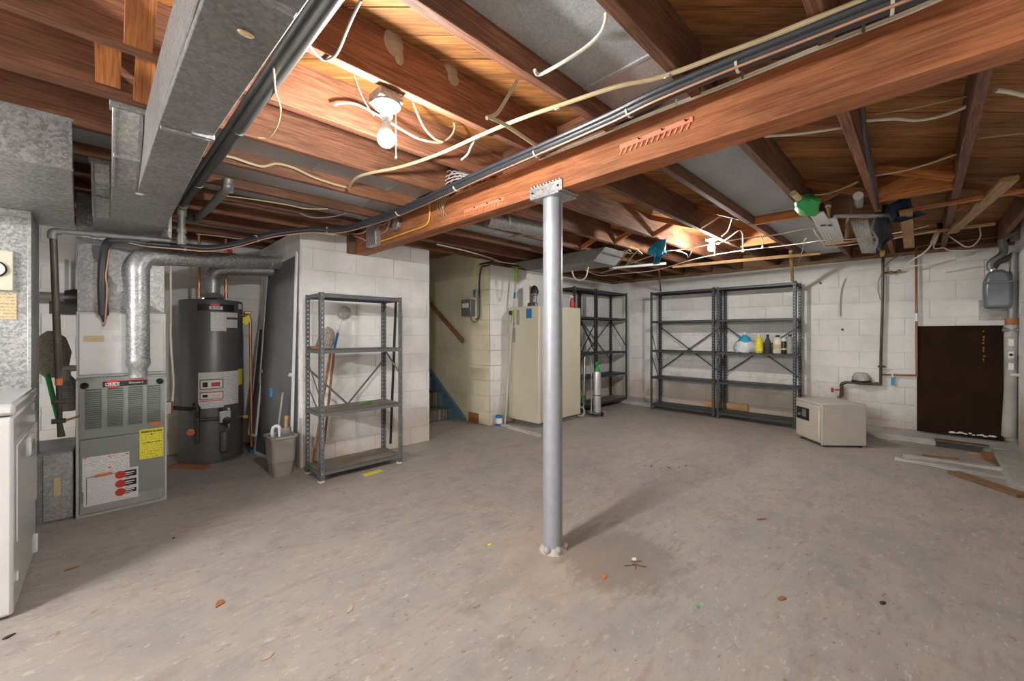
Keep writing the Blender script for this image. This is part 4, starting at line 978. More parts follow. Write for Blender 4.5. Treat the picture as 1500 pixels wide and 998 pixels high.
# ---------------------------------------------------------------- stairs
t = thing('staircase', 'basement stairs with grey striped runner and blue stringer', 'stairs', (3.05, 5.2, 0))
run, rise, ys = .245, .205, 4.70
for i in range(7):
    y = ys + run * i; z = .14 + rise * i; lo_ = max(.012, z - rise + .012)
    tr = MB().box((XC1 + .005, y - .02, z - .03), (XS - .055, y + run + .01, z)).build('tread', 'stair_blue', t, .004)
    MB().box((XC1 + .005, y + .0, max(0, z - rise)), (XS - .05, y + .015, z - .03)).build('riser', 'stair_blue', t)
    if i < 4:
        MB().box((XC1 + .06, y - .03, z), (XS - .14, y + run - .02, z + .010)).build('runner', 'rug', tr, .004)
        MB().box((XC1 + .06, y - .032, lo_), (XS - .14, y - .021, z + .010)).build('runner', 'rug', tr, .004)
        for xx in (XS - .19, XS - .23, XS - .30): MB().box((xx - .008, y - .035, lo_), (xx + .008, y - .031, z + .012)).build('runner_stripe', 'rug_light', tr)
MB().prism([(XS - .05, 4.44, 0), (XS - .05, 4.44, .03), (XS - .05, 6.1, 1.24), (XS - .05, 6.1, .90), (XS - .05, 4.80, 0)], (.042, 0, 0)).build('stringer', 'stair_blue', t)
t = thing('handrail', 'brown wooden handrail on the yellow stair wall', 'handrail', (3.49, 5.2, 1.0))
board('rail', X(678, 500, 3.475), X(678, 500, 3.475) + (X(627, 442, 3.475) - X(678, 500, 3.475)) * 1.5, .03, .055, 'handle_wood', t)
MB().ball(X(678, 500, 3.475) + V(0, 0, 0), .022, 10, 6).build('end_cap', 'green', t)
for f in (.15, .9): p = X(678, 500, 3.475).lerp(X(627, 442, 3.475), f); MB().box(p + V(.01, -.015, -.035), p + V(.05, .015, -.02)).build('bracket', 'steel', t)
# disconnect box on the yellow wall
t = thing('disconnect_box', 'grey electrical box with looped conduit on the yellow stair wall', 'electrical box', X(690, 455, 3.50))
p = X(687, 450, 3.52)
q0 = X(682, 440, 3.52); q1 = X(696, 463, 3.52)
MB().box((3.44, q1.y, q1.z), (3.528, q0.y, q0.z)).build('box', 'pipe_grey', t, .008)
MB().box((3.437, q1.y + .04, (q0.z + q1.z) / 2), (3.44, q0.y - .03, (q0.z + q1.z) / 2 + .06)).build('label', 'white_paper', t)
MB().lathe([(.03, 0), (.03, .012)], (3.44, (q0.y + q1.y) / 2, q1.z + .03), 12, (-1, 0, 0)).build('knob', 'pipe_grey', t)
s_ = X(697.5, 430, 3.50); MB().box(s_ + V(-.03, -.035, -.05), s_ + V(.028, .035, .05)).build('switch', 'steel', t, .004)
MB().ball(s_ + V(-.03, .0, -.01), .014, 8, 6).build('switch_knob', 'blue', t)
cable('conduit_loop', [X(689, 465, 3.49), X(691, 470, 3.49), X(695, 471.5, 3.49), X(699.5, 467, 3.49), X(699.5, 440, 3.49), X(700, 432, 3.49)], .010, 'grey_cable', parent=t)
cable('feed_cable', [X(697, 468, 3.47), X(702, 464, 3.47), X(702.5, 440, 3.48), X(702, 415, 3.49), X(704, 396, 3.49), X(707, 390.5, 3.49), X(715, 389, 3.49), X(722, 383, 3.49)], .010, 'pipe_dark', parent=t)
o = MB().box(V(XS - .025, 0, 0), V(XS - .003, .20, .13)).build('wood_block', 'cork_brown'); o.location = (XS - .018, 4.28, 0); tag(o, 'square orange-brown wood block against the foot of the yellow wall', 'block')
o = MB().lathe([(.04, 0), (.043, .01), (.045, .13), (.04, .135)], (3.63, 3.90, 0), 16).build('spray_can', 'blue'); tag(o, 'blue and white can on the floor beside the freezer', 'can')
MB().lathe([(.0455, .03), (.0462, .10)], (3.63, 3.90, 0), 16).build('label_band', 'white_paper', o)
# ---------------------------------------------------------------- cream upright freezer
fx0, fx1, fy0, fy1, fh = 3.865, 4.77, 3.42, 3.955, 1.565
t = thing('upright_freezer', 'cream upright freezer standing behind the steel post', 'freezer', ((fx0 + fx1) / 2, (fy0 + fy1) / 2, 0))
MB().box((fx0 + .075, fy0, .06), (fx1, fy1, fh)).build('body', 'cream', t, .010)
d_ = MB().box((fx0, fy0 - .004, .055), (fx0 + .062, fy1, fh - .006)).build('door', 'cream', t, .012)
MB().box((fx0 + .06, fy0 + .01, .07), (fx0 + .078, fy1 - .01, fh - .02)).build('gasket', 'bin_grey', t)
MB().box((fx0 + .08, fy0 + .03, 0), (fx1 - .03, fy1 - .02, .062)).build('base', 'pipe_grey', t)
yp = fy1 - .0
for ya, yb, za, zb_ in ((.175, .22, 1.32, 1.515), (.085, .125, 1.30, 1.505), (.105, .15, 1.08, 1.28)):
    pz = MB().box((fx0 - .006, yp - ya - .02, za), (fx0, yp - ya + .028, zb_)).build('catch_plate', 'bin_grey', d_, .002)
    MB().lathe([(.016, 0), (.012, .012)], (fx0 - .006, yp - ya + .004, (za + zb_) / 2), 12, (-1, 0, 0)).build('catch_knob', 'steel', pz)
lb = MB().box((fx0 - .004, yp - .42, 1.40), (fx0, yp - .325, 1.525)).build('notice', 'blue', d_)
MB().box((fx0 - .0055, yp - .412, 1.405), (fx0 - .004, yp - .333, 1.475)).build('notice_field', 'print_white', lb)
MB().lathe([(.02, 0), (.032, 0), (.032, .015), (.02, .015)], (fx0 - .002, yp - .045, 1.48), 16, (-1, 0, 0)).build('tape_roll', 'pipe_dark', d_)
MB().box((fx0 - .006, yp - .05, 1.33), (fx0, yp + .0, 1.42)).build('tan_tag', 'print_tan', d_)
t = thing('wheel_hose', 'white curled hose end at the foot of the cream freezer', 'hose', (4.82, 3.45, 0))
MB().tube(smooth([V(4.80, 3.50, .03), V(4.83, 3.44, .02), V(4.86, 3.42, .07), V(4.85, 3.44, .13), V(4.82, 3.48, .15)]), .014, 8).build('hose', 'grey_board', t)
# things on top of the freezer
o = board('wood_offcut', Y(778, 412, 3.80), V(Y(778, 412, 3.80).x, 3.80, fh), .05, .02, 'pine_strip', up=(0, 1, 0)); o.location.z = fh + .11; tag(o, 'upright pine offcut standing on top of the freezer', 'board')
t = thing('old_pump', 'black and grey pump fitting on top of the freezer behind the post', 'pump', (4.10, 3.70, fh))
MB().lathe([(.05, 0), (.05, .05), (.035, .06), (.035, .15), (.05, .16), (.05, .22)], (4.12, 3.72, fh), 14).build('body', 'steel_meter', t)
MB().lathe([(.055, .18), (.06, .21), (.04, .27), (.015, .29)], (4.12, 3.72, fh), 14).build('cap', 'black', t)
MB().box((4.0, 3.66, fh), (4.08, 3.74, fh + .05)).build('valve', 'pipe_dark', t, .008)
t = thing('spray_bottle', 'red and white spray bottle on top of the freezer', 'bottle', (4.58, 3.50, fh))
sp = V(*Y(838, 440, 3.50).xy, fh)
MB().lathe([(.028, 0), (.032, .01), (.032, .08), (.018, .12), (.012, .14)], sp, 16).build('body', 'red_paint', t)
MB().box(sp + V(-.03, -.012, .14), sp + V(.02, .012, .17)).build('trigger_head', 'white_enamel', t, .004)
MB().tube([sp + V(.02, 0, .02), sp + V(.021, 0, .11)], .013, 8).build('label', 'white_paper', t)
t = thing('jar', 'small clear jar on top of the freezer just past the post', 'jar', Y(823, 445, 3.50)); c0 = V(*Y(822, 446, 3.5).xy, fh)
MB().lathe([(.02, 0), (.022, .01), (.022, .08), (.015, .09)], c0, 12).build('body', 'clear_grey', t); MB().lathe([(.016, .09), (.016, .105)], c0, 12).build('lid', 'steel', t)
o = board('loose_board', Z(736, 624), Z(790, 640), .06, .02, 'grey_board'); o.location.z = .011; tag(o, 'long grey board on the floor along the foot of the freezer', 'board')
# squeegee pole leaning on the wall beside the freezer
t = thing('squeegee_pole', 'white telescopic pole with lime green squeegee head leaning beside the freezer', 'pole', Z(738, 622))
pa, pb = V(3.70, 3.86, .01), V(*Y(757, 390, 3.86))
def pl_(f): return pa.lerp(pb, f)
MB().tube([pl_(0), pl_(.84)], .011, 10).build('pole', 'alu', t); MB().tube([pl_(.68), pl_(.72)], .0125, 10).build('lime_band', 'lime', t)
MB().tube([pl_(.79), pl_(.83)], .0135, 10).build('blue_collar', 'blue', t)
MB().tube([pl_(.90), pl_(.99)], .019, 10).build('head_socket', 'lime', t); MB().tube([pl_(.84), pl_(.90)], .013, 10).build('ferrule', 'alu', t)
MB().beam(pl_(.99) + V(-.09, .0, .0), pl_(.99) + V(.10, .0, .01), .02, .012).build('blade_bar', 'lime', t)
# oxygen cylinder on a cart
oc = V(5.06, 3.34, 0)
t = thing('oxygen_cylinder', 'slim silver gas cylinder with green valve top on a small cart', 'cylinder', oc)
MB().lathe([(.05, .06), (.055, .075), (.055, .60), (.05, .65), (.03, .68)], oc, 20).build('tank', 'alu', t)
MB().lathe([(.051, .645), (.044, .675), (.025, .70), (.018, .72), (.018, .74)], oc, 20).build('green_shoulder', 'green', t)
MB().box(oc + V(-.025, -.02, .735), oc + V(.025, .02, .785)).build('valve_body', 'green', t, .006)
MB().tube([oc + V(-.02, 0, .775), oc + V(.075, 0, .765)], .018, 10).build('valve_handle', 'green', t)
MB().tube([oc + V(-.10, .03, .05), oc + V(-.10, .03, .78), oc + V(-.14, .03, .88)], .008, 8).build('cart_handle', 'steel', t)
MB().box(oc + V(-.11, -.06, .045), oc + V(.07, .06, .06)).build('cart_plate', 'pipe_grey', t)
for a in (-.08, .08):
    MB().tube([oc + V(.02, a, .03), oc + V(.02, a + .015, .03)], .03, 14).build('wheel', 'black', t)
MB().tube(smooth([oc + V(.05, -.05, .05), oc + V(.12, -.06, .06), oc + V(.14, -.06, .0)]), .007, 8).build('kickstand', 'alu', t)
for z in (.30,): MB().tube([oc + V(0, 0, z), oc + V(0, 0, z + .015)], .0575, 18).build('strap', 'pipe_grey', t)
t = thing('garden_sprayer', 'thin metal walking stand with green tip beside the freezer side', 'stand', oc + V(-.17, .12, 0))
MB().tube([oc + V(-.17, .12, 0), oc + V(-.13, .12, .86)], .010, 8).build('leg', 'steel', t); MB().tube([oc + V(-.24, .16, 0), oc + V(-.13, .12, .80)], .008, 8).build('leg', 'pipe_grey', t)
MB().tube([oc + V(-.19, .12, .20), oc + V(-.18, .12, .30)], .02, 8).build('grip', 'green', t)
# ---------------------------------------------------------------- bottles on the back shelf
zs = .94
def spot(px, dx=.14): p = X(px, 500, 6.13 + dx); return V(p.x, p.y, zs)
p = spot(1091, .125)
t = thing('jug_in_bag', 'blue jug with white cap in a crumpled clear plastic bag on the shelf', 'jug', p)
MB().lathe([(.075, 0), (.085, .02), (.085, .16), (.06, .21), (.022, .235), (.02, .25)], p, 18).build('jug', 'sky_blue', t)
MB().lathe([(.024, .245), (.024, .275)], p, 14).build('cap', 'white_enamel', t)
m = MB(); rings = []
for i, (r, z) in enumerate(((.10, 0), (.118, .03), (.125, .08), (.115, .115), (.10, .145), (.085, .15))):
    rings.append([p + V(math.cos(a) * r * (1 + .10 * math.sin(3 * a + i) + .06 * math.sin(7 * a + 2 * i)), math.sin(a) * r * (1.1 + .10 * math.sin(4 * a + i)), z + .012 * math.sin(5 * a)) for a in [j * 2 * math.pi / 22 for j in range(22)]])
loft(rings, False).build('bag', 'bag_white', t)
def bottle(name, label, px, prof, mat, capmat, cap, extra=None):
    p = spot(px); t = thing(name, label, 'bottle', p)
    MB().lathe(prof, p, 16).build('body', mat, t); MB().lathe(cap, p, 12).build('cap', capmat, t)
    if extra: MB().lathe(extra[0], p, 16).build('label', extra[1], t)
bottle('yellow_bottle', 'bright yellow plastic bottle on the back shelf beside the bagged jug', 1112, [(.045, 0), (.05, .01), (.05, .14), (.03, .19), (.018, .215)], 'yellow', 'yellow', [(.016, .21), (.012, .25)], ([(.0505, .03), (.0505, .09)], 'yellow_paper'))
bottle('dark_bottle', 'slim dark purple-brown bottle between yellow bottle and milky jug', 1124.5, [(.036, 0), (.039, .01), (.036, .15), (.018, .20), (.014, .23)], 'jacket', 'black', [(.016, .225), (.016, .25)])
bottle('milky_jug', 'milky white jug with black cap and peach label on the back shelf', 1139, [(.05, 0), (.055, .01), (.055, .15), (.045, .19), (.025, .215)], 'milk', 'black', [(.026, .21), (.024, .24)], ([(.0558, .06), (.0558, .12)], 'tan_paper'))
bottle('dark_can', 'short dark can with pale lid behind the milky jug', 1148.5, [(.036, 0), (.037, .005), (.037, .15), (.03, .16)], 'black', 'bag_white', [(.03, .155), (.028, .205)], ([(.0375, .05), (.0375, .07)], 'tan_paper'))
bottle('grey_bottle', 'tall pale grey bottle with black cap against the shelf post', 1157, [(.034, 0), (.036, .01), (.036, .20), (.02, .225)], 'grey_board', 'black', [(.021, .22), (.02, .25)])
for (a, b, mt, lab) in (((6.44, 2.25, .155), (6.44, 2.02 + .28, .0), None, None),):
    pass
o = board('plank_scrap', V(6.47, 1.75, .14), V(6.47, 2.35, .14), .02, .09, 'pine_strip', up=(0, 0, 1)); tag(o, 'orange pine plank standing on edge behind the two back shelf units', 'board')
# ---------------------------------------------------------------- safe
sc = (Z(1165, 640) + Z(1270, 657)) / 2
A = Z(1203, 656); B = Z(1165, 640); Cc = Z(1270, 657)
ang = math.atan2(Cc.y - A.y, Cc.x - A.x)
t = thing('floor_safe', 'beige steel floor safe with black keypad panel on its door', 'safe', (sc.x, sc.y, 0), ang)
wd, dp, ht = .44, .45, .46     # local: x runs along A->C (depth), y along A->B (width)
MB().box((-dp / 2 + .03, -wd / 2, .02), (dp / 2, wd / 2, ht)).build('body', 'safe_beige', t, .008, local=True)
d_ = MB().box((-dp / 2, -wd / 2 + .035, .04), (-dp / 2 + .035, wd / 2 - .01, ht - .03)).build('door', 'safe_beige', t, .006, local=True)
MB().box((-dp / 2 + .005, -wd / 2, .02), (-dp / 2 + .031, -wd / 2 + .028, ht - .003)).build('jamb', 'safe_beige', t, .003, local=True)
MB().box((-dp / 2 + .005, -wd / 2 + .02, ht - .026), (-dp / 2 + .031, wd / 2, ht - .003)).build('jamb', 'safe_beige', t, .003, local=True)
kp = MB().box((-dp / 2 - .008, -.02, .235), (-dp / 2, .19, .37)).build('keypad_panel', 'black', t, .003, local=True)
MB().box((-dp / 2 - .011, .02, .27), (-dp / 2 - .008, .085, .355)).build('keypad', 'pipe_grey', kp, .002, local=True)
MB().lathe([(.016, 0), (.014, .02)], (-dp / 2 - .008, .12, .29), 12, (-1, 0, 0)).build('knob', 'steel', kp, local=True)
MB().box((-dp / 2 - .004, -wd / 2 + .04, .10), (-dp / 2 + .002, -wd / 2 + .055, .37)).build('hinge_strip', 'white_cable', t, .002, local=True)
for a in (-1, 1):
    for b in (-1, 1): MB().lathe([(.018, 0), (.018, .022)], (a * .18 + .01, b * .17, 0), 10).build('foot', 'black', t, local=True)
# ---------------------------------------------------------------- brown panel leaning at the back wall
b0, b1_ = X(1343, 627, 6.46), X(1467, 640, 6.46)
t = thing('brown_panel', 'large dark brown hardboard panel leaning against the back wall', 'panel', (6.46, (b0.y + b1_.y) / 2, .1))
ya, yb = X(1343, 550, 6.48).y, X(1470, 550, 6.48).y
MB().hexa([(6.455, yb, .108), (6.467, yb, .108), (6.467, ya, .108), (6.455, ya, .108), (6.50, yb, 1.285), (6.512, yb, 1.285), (6.512, ya, 1.285), (6.50, ya, 1.285)]).build('sheet', 'brown_panel', t)
for i in range(9): MB().ball(X(1441 + random.uniform(-1, 1), 487 + i * 5.6 + random.uniform(-2, 2), 6.488), .010, 6, 4, (.3, random.uniform(.5, .9), random.uniform(.8, 2))).build('paint_drip', 'cork_brown', t)
m = MB()
for i in range(14): m.ball(X(1392 + i * 4.8 + random.uniform(-2, 2), 633 + i * .55 + random.uniform(-1.0, 1), 6.43), random.uniform(.007, .022), 7, 5, (.8, random.uniform(.8, 1.5), random.uniform(.4, .8)))
o = m.build('plaster_crumbs', 'white_paper'); tag(o, 'crumbled white plaster lying on the ledge below the brown panel', 'plaster', kind='stuff')
# ---------------------------------------------------------------- water service on the back wall
xw = 6.50
t = thing('water_meter', 'round grey water meter on a dark iron pipe beside the safe', 'water meter', X(1262, 556, xw))
mc = X(1261, 553, xw - .06)
MB().lathe([(.07, -.05), (.085, -.035), (.085, .0), (.07, .03), (.055, .055), (.03, .06)], mc, 20).build('body', 'grey_board', t)
MB().lathe([(.09, -.05), (.09, -.033)], mc, 20).build('flange_ring', 'black', t)
MB().tube([X(1237, 560, xw - .06), X(1288, 563, xw - .06)], .015, 10).build('pipe', 'pipe_dark', t)
MB().tube(smooth([X(1232, 582, xw - .06), X(1233, 570, xw - .06), X(1233, 563, xw - .06), X(1240, 560, xw - .06)], 3), .02, 10).build('riser', 'pipe_dark', t)
MB().tube([X(1222, 571, xw - .06), X(1236, 571, xw - .06)], .012, 8).build('valve_stem', 'red_paint', t)
MB().tube([X(1219, 568, xw - .07), X(1219, 575, xw - .07)], .012, 8).build('valve_wheel', 'red_paint', t)
MB().tube([X(1229, 580, xw - .04), X(1231, 600, xw - .05)], .022, 8).build('stub', 'cork_brown', t)
t = thing('iron_water_pipe', 'tall dark iron pipe rising from the water meter to the joists', 'pipe', X(1291, 480, xw))
MB().tube([X(1290, 564, xw - .04), X(1290.5, 520, xw - .04), X(1293, 440, xw - .04), X(1293.5, 376, xw - .04)], .0145, 10).build('riser', 'pipe_dark', t)
MB().tube([X(1281, 562, xw - .045), X(1291, 563, xw - .045)], .018, 10).build('elbow', 'pipe_dark', t)
MB().tube([X(1294, 400, xw - .05), X(1318, 398, xw - .05)], .010, 8).build('branch', 'pipe_dark', t)
MB().ball(X(1305, 399.5, xw - .05), .022, 8, 6).build('valve', 'cork_brown', t); MB().ball(X(1317, 397, xw - .05), .02, 8, 6).build('hose_bib', 'brass', t)
MB().prism([X(1288, 366, xw - .05), X(1297, 366, xw - .05), X(1295, 377, xw - .05), X(1290, 377, xw - .05)], (.02, 0, 0)).build('yellow_tag', 'brass', t)
MB().tube([X(1286, 537, xw - .05), X(1297, 537, xw - .05)], .012, 8).build('clamp', 'pipe_dark', t)
cable('ground_wire', [X(1295, 391, xw - .02), X(1306, 381, xw - .02), X(1322, 372, xw - .02)], .006, 'grey_cable', 'grey ground wire slanting from the iron pipe to the sill', 'wire')
cable('ground_wire', [X(1292, 400, xw - .02), X(1287, 412, xw - .02), X(1286.5, 425, xw - .02), X(1290, 440, xw - .02)], .005, 'grey_cable', 'grey wire bowed beside the iron pipe', 'wire')
cable('hanging_wire', [X(1239, 408, xw), X(1234, 420, xw), X(1231, 440, xw), X(1231, 463, xw)], .005, 'grey_cable', 'thin dark wire hanging on the bare back wall', 'wire')
for px, py, lab in ((1234, 483, 'rusty spike below the thin wire on the back wall'), (1202, 415, 'rusty spike high on the wall beside the bottle shelf')):
    o = MB().lathe([(.015, 0), (.013, .02), (.005, .03)], X(px, py, XB - .004), 8, (-1, 0, 0)).build('wall_spike', 'pipe_dark'); tag(o, lab, 'spike')
t = thing('copper_pipe', 'copper water pipe running down the back wall beside the brown panel', 'pipe', X(1341, 500, xw))
MB().tube(smooth([X(1290, 549, xw - .03), X(1335, 550, xw - .03), X(1342.5, 549, xw - .03), X(1343, 540, xw - .03), X(1342, 420, xw - .03), X(1342, 368, xw - .03), X(1342.5, 363, xw - .04), X(1350, 360, xw - .06), X(1390, 355, xw - .1), X(1480, 345, xw - .1)], 4), .011, 10).build('run', 'copper_old', t)
MB().tube([X(1342.3, 459, xw - .03), X(1342.3, 471, xw - .03)], .0145, 10).build('tape_wrap', 'white_paper', t)
MB().box(X(1305, 553, xw - .035), X(1310.5, 565, xw - .03)).build('blue_tag', 'sky_blue', t)
MB().tube([X(1307, 546, xw - .03), X(1308, 553, xw - .03)], .013, 8).build('tag_clip', 'white_paper', t)
# gas meter in the right corner
gx = 6.32
t = thing('gas_meter', 'domed grey gas meter hung from pipes in the right back corner', 'gas meter', X(1459, 430, gx))
gc = X(1459.5, 425, gx)
s1 = X(1438, 425, gx).y - gc.y
MB().prism([gc + V(0, s1 * k_, z) for k_, z in ((.95, -.19), (-.95, -.19), (-1, .02), (-.92, .10), (-.66, .165), (-.3, .19), (.3, .19), (.66, .165), (.92, .10), (1, .02))], (-.15, 0, 0)).build('case', 'steel_meter', t, .03)
MB().prism([gc + V(-.05, s1 * k_, z) for k_, z in ((1.0, .055), (-1.0, .055), (-1.0, .075), (1.0, .075))], (-.115, 0, 0)).build('seam_flange', 'steel_meter', t, .004)
MB().tube([gc + V(-.08, s1 * .3, .17), gc + V(-.08, s1 * .3, .21)], .03, 12).build('inlet_nut', 'steel', t)
MB().box(X(1434, 440, 6.50), X(1482, 468, 6.52)).build('back_board', 'block_back' if False else 'grey_board', t)
t = thing('gas_service', 'grey iron gas service pipes beside the gas meter in the corner', 'pipe', X(1482, 600, gx))
MB().tube(smooth([gc + V(-.08, s1 * .4, .2), gc + V(-.08, s1 * .4, .27), X(1470, 370, gx - .08), X(1468, 352, gx - .08), X(1480, 344, gx - .08), X(1490, 338, gx - .1), X(1490, 318, gx - .1), X(1498, 300, gx - .12)], 4), .03, 12).build('upper_pipe', 'pipe_grey', t)
MB().tube([X(1489, 352, gx - .08), X(1489, 335, gx - .08)], .042, 12).build('union', 'pipe_grey', t)
MB().tube(smooth([X(1455, 393, gx - .08), X(1462, 384, gx - .08), X(1475, 379, gx - .08), X(1486, 372, gx - .08)], 3), .028, 10).build('cross_pipe', 'pipe_dark', t)
MB().tube([X(1486.5, 370, gx - .08), X(1482, 470, gx - .08)], .033, 14).build('drop', 'pipe_grey', t)
MB().tube([X(1482, 466, gx - .08), X(1482, 476, gx - .08)], .045, 14).build('nut', 'cork_brown', t)
MB().tube([X(1481, 476, gx - .08), X(1481, 545, gx - .05)], .0, 14, True, [.045, .04]).build('shutoff_body', 'grey_board', t)
MB().tube([X(1468, 483, gx - .1), X(1494, 484, gx - .1)], .022, 10).build('shutoff_ears', 'pipe_grey', t)
for py in (502, 520, 537): MB().box(X(1477, py - 5, gx - .13), X(1485, py + 5, gx - .125)).build('tag', 'white_paper', t)
MB().lathe([(.014, 0), (.014, .004)], X(1481, 520, gx - .13), 10, (-1, 0, 0)).build('tag_mark', 'black', t)
MB().tube([X(1481, 545, gx - .05), X(1478, 640, gx - .05)], .0, 12, True, [.04, .05]).build('lower_pipe', 'concrete_raw', t)
MB().tube([X(1480, 549, gx - .08), X(1500, 550, gx - .1)], .014, 8).build('outlet', 'white_cable', t)
o = MB().box((5.55, YR + .005, 1.48), (5.95, YR + .03, 1.62)).build('service_box', 'bag_white'); tag(o, 'pale metal box on the right wall beside the gas meter', 'box')
# boards on the floor at right
def fb(label, a, b, w, t, mat, z=0.0, name='floor_board'):
    p, q = Z(*a, z + t / 2), Z(*b, z + t / 2); o = board(name, p, q, w, t, mat, bevel=.002); o.location.z = z + t / 2 + .001; return tag(o, label, 'board', 'loose boards on the floor by the back wall')
fb('long white painted board whose end lies under the brown board', (1311, 671.5), (1487, 703), .045, .03, 'grey_board')
fb('second long white board lying just behind the other white one', (1322, 667.5), (1484, 690), .05, .025, 'grey_board')
fb('brown board laid across the end of the white boards', (1397, 692), (1500, 727), .10, .025, 'old_board', .0, 'floor_board')
fb('short dark stick behind the long white boards', (1351, 667), (1404, 673), .025, .015, 'old_board')
def fw(label, p, q, w, t, mat): return tag(board('floor_board', p, q, w, t, mat, bevel=.002), label, 'board', 'loose boards on the floor by the back wall')
fw('blue-grey painted board on edge along the ledge under the brown panel', (6.268, -.10, .031), (6.262, -.42, .031), .03, .06, 'rag_dark')
fw('brown board lying flat on top of the blue-grey one', (6.262, -.09, .071), (6.25, -.47, .071), .075, .018, 'old_board')
fw('reddish brown board set square to the blue-grey one', (6.22, -.455, .012), (5.92, -.44, .012), .085, .022, 'cork_brown')
fb('orange-brown wedge of wood between the boards', (1417, 664), (1452, 667), .04, .02, 'pine_strip')
fb('dark brown board running to the ends of the white boards', (1450, 672), (1478, 686), .10, .02, 'old_board')
# ---------------------------------------------------------------- cables and boxes on the beam
zj = ZJ - .008
t = thing('flat_cable_pair', 'pair of flat white cables stapled along the top of the beam face', 'cable', X(1060, 125, 1.69))
for dz in (0, -.009):
    pts = [X(px, py, 1.693) + V(0, 0, dz) for px, py in ((1460, -42), (1380, -6), (1310, 24), (1180, 75), (1060, 124), (960, 163), (880, 196), (830, 216), (790, 232))]
    MB().tube(smooth(pts, 3), .0045, 6).build('cable', 'white_cable', t)
for px, py in ((991, 150), (1088, 111), (1265, 42)): p = X(px, py, 1.690); MB().box(p + V(-.003, -.004, -.014), p + V(.003, .004, .012)).build('staple', 'steel', t)
tp = [(511, 277), (515, 268), (525, 259), (545, 253), (585, 245), (640, 227), (700, 200), (760, 175), (830, 151), (900, 128), (960, 115), (1000, 102), (1060, 79), (1120, 57), (1180, 33), (1245, 8), (1300, -14)]
t = thing('tan_cable', 'thick tan cable clamped diagonally across the joists to the beam', 'cable', Z(760, 175, 2.1))
MB().tube(smooth([Z(px, py, zj - .006) for px, py in tp], 4), .0085, 8).build('sheath', 'tan_cable', t)
for px, py in ((700, 200), (817, 156), (978, 109), (1180, 35)): p = Z(px, py, zj - .004); MB().box(p + V(-.006, -.013, -.013), p + V(.006, .013, .006)).build('clamp', 'steel', t, .002)
def zc_(pts, z=zj): return [Z(px, py, z) for px, py in pts]
def yc_(pts, y): return [Y(px, py, y) for px, py in pts]
cable('lamp_cable', yc_([(490, 154), (496, 152), (510, 151), (525, 154), (545, 164), (560, 172)], 1.80), .0055, 'aged_cable', 'white cable entering the joist beside the hanging bulb')
cable('lamp_cable', yc_([(572, 180), (590, 191), (615, 204), (645, 209), (660, 200), (666, 188), (665, 180)], 1.72), .0055, 'aged_cable', 'white cable looping away from the hanging bulb toward the tan cable')
cable('lamp_cable', yc_([(605, 150), (612, 168), (622, 188), (636, 203), (648, 208)], 1.70), .0055, 'aged_cable', 'white cable dropping beside the bulb holder into the loop')
cable('thin_wire', yc_([(518, 108), (528, 135), (538, 155), (548, 170)], 1.76), .0025, 'white_cable', 'thin white wire hanging beside the bulb holder', 'wire')
cable('grey_cable', [Z(529, 0, 2.13), Z(518, 22, 2.13), Z(508, 45, 2.13), Z(497, 72, 2.13), Z(488, 84, 2.13), Z(475, 88, 2.135), Z(462, 78, 2.135), Z(453, 66, 2.135)], .0045, 'grey_cable', 'grey cable dipping from the joist beside the iron drain pipe')
cable('thin_wire', [Z(401, 100, 2.05), Z(402, 115, 2.05), Z(404, 135, 2.05), Z(411, 160, 2.05), Z(406, 185, 2.05), Z(394, 201, 2.05), Z(379, 202, 2.05)], .003, 'tan_cable', 'thin pinkish wire dangling from the iron drain pipe', 'wire')
cable('joist_cable', yc_([(328, 228), (345, 232), (365, 239), (385, 244), (405, 240), (430, 246), (460, 260), (490, 270), (510, 275)], 2.66), .0075, 'tan_cable', 'tan cable sagging along a joist face toward the tan cable elbow')
cable('short_cable', yc_([(713, 173), (728, 166), (740, 148), (748, 135), (757, 119)], .98), .0065, 'tan_cable', 'short tan cable bent up from the dark joist beside the yellow planks')
cable('short_cable', yc_([(717, 172), (735, 180), (760, 196), (785, 213)], .985), .0065, 'tan_cable', 'short tan cable running from the dark joist down behind the beam pipe')
cable('braided_cable', [Z(783, 103, 2.135), Z(788, 109, 2.135), Z(800, 105, 2.135), Z(830, 88, 2.14), Z(860, 68, 2.16), Z(880, 48, 2.18), Z(887, 30, 2.20), Z(888, 18, 2.215)], .0065, 'white_cable', 'frayed braided cable crossing below the bright galvanized duct')
cable('short_cable', zc_([(696, 204), (690, 215), (685, 226), (676, 234)]), .0055, 'white_cable', 'short cut cable end hanging from the tan cable clamp')
# coil of bell wire and loose ends on the beam
t = thing('wire_tangle', 'tangle of thin white bell wire spilling over the beam', 'wire', X(665, 265, 1.66))
for i in range(6):
    a = 646 + i * 7 + random.uniform(-1.5, 1.5)
    MB().tube(smooth([X(a - 2, 286 - i * 2.4, 1.655), X(a + 2, 266 - i * 1.2, 1.64), X(a + 12, 250 + i * .8, 1.62), X(a + 22, 258, 1.63), X(a + 26, 270 - i, 1.65)], 4), .0042, 6).build('strand', 'white_enamel', t)
for i in range(3): MB().tube(smooth([X(645, 280 - i * 7, 1.63), X(655, 268 - i * 5, 1.61), X(672, 262 - i * 4, 1.60), X(696, 263 - i * 2, 1.62)], 4), .004, 6).build('strand', 'white_enamel', t)
for i in range(5):
    a = 641 + i * 2.6; MB().tube(smooth([X(a + 6, 287, 1.685), X(a, 298, 1.68), X(a + 3 * math.sin(i), 308, 1.678), X(a + 4, 314 + i % 3 * 3, 1.675)], 4), .0026, 5).build('loose_end', 'tan_cable', t)
MB().tube(smooth([X(650, 292, 1.68), X(660, 290, 1.68), X(669, 284, 1.68)], 4), .002, 5).build('loose_end', 'tan_cable', t)
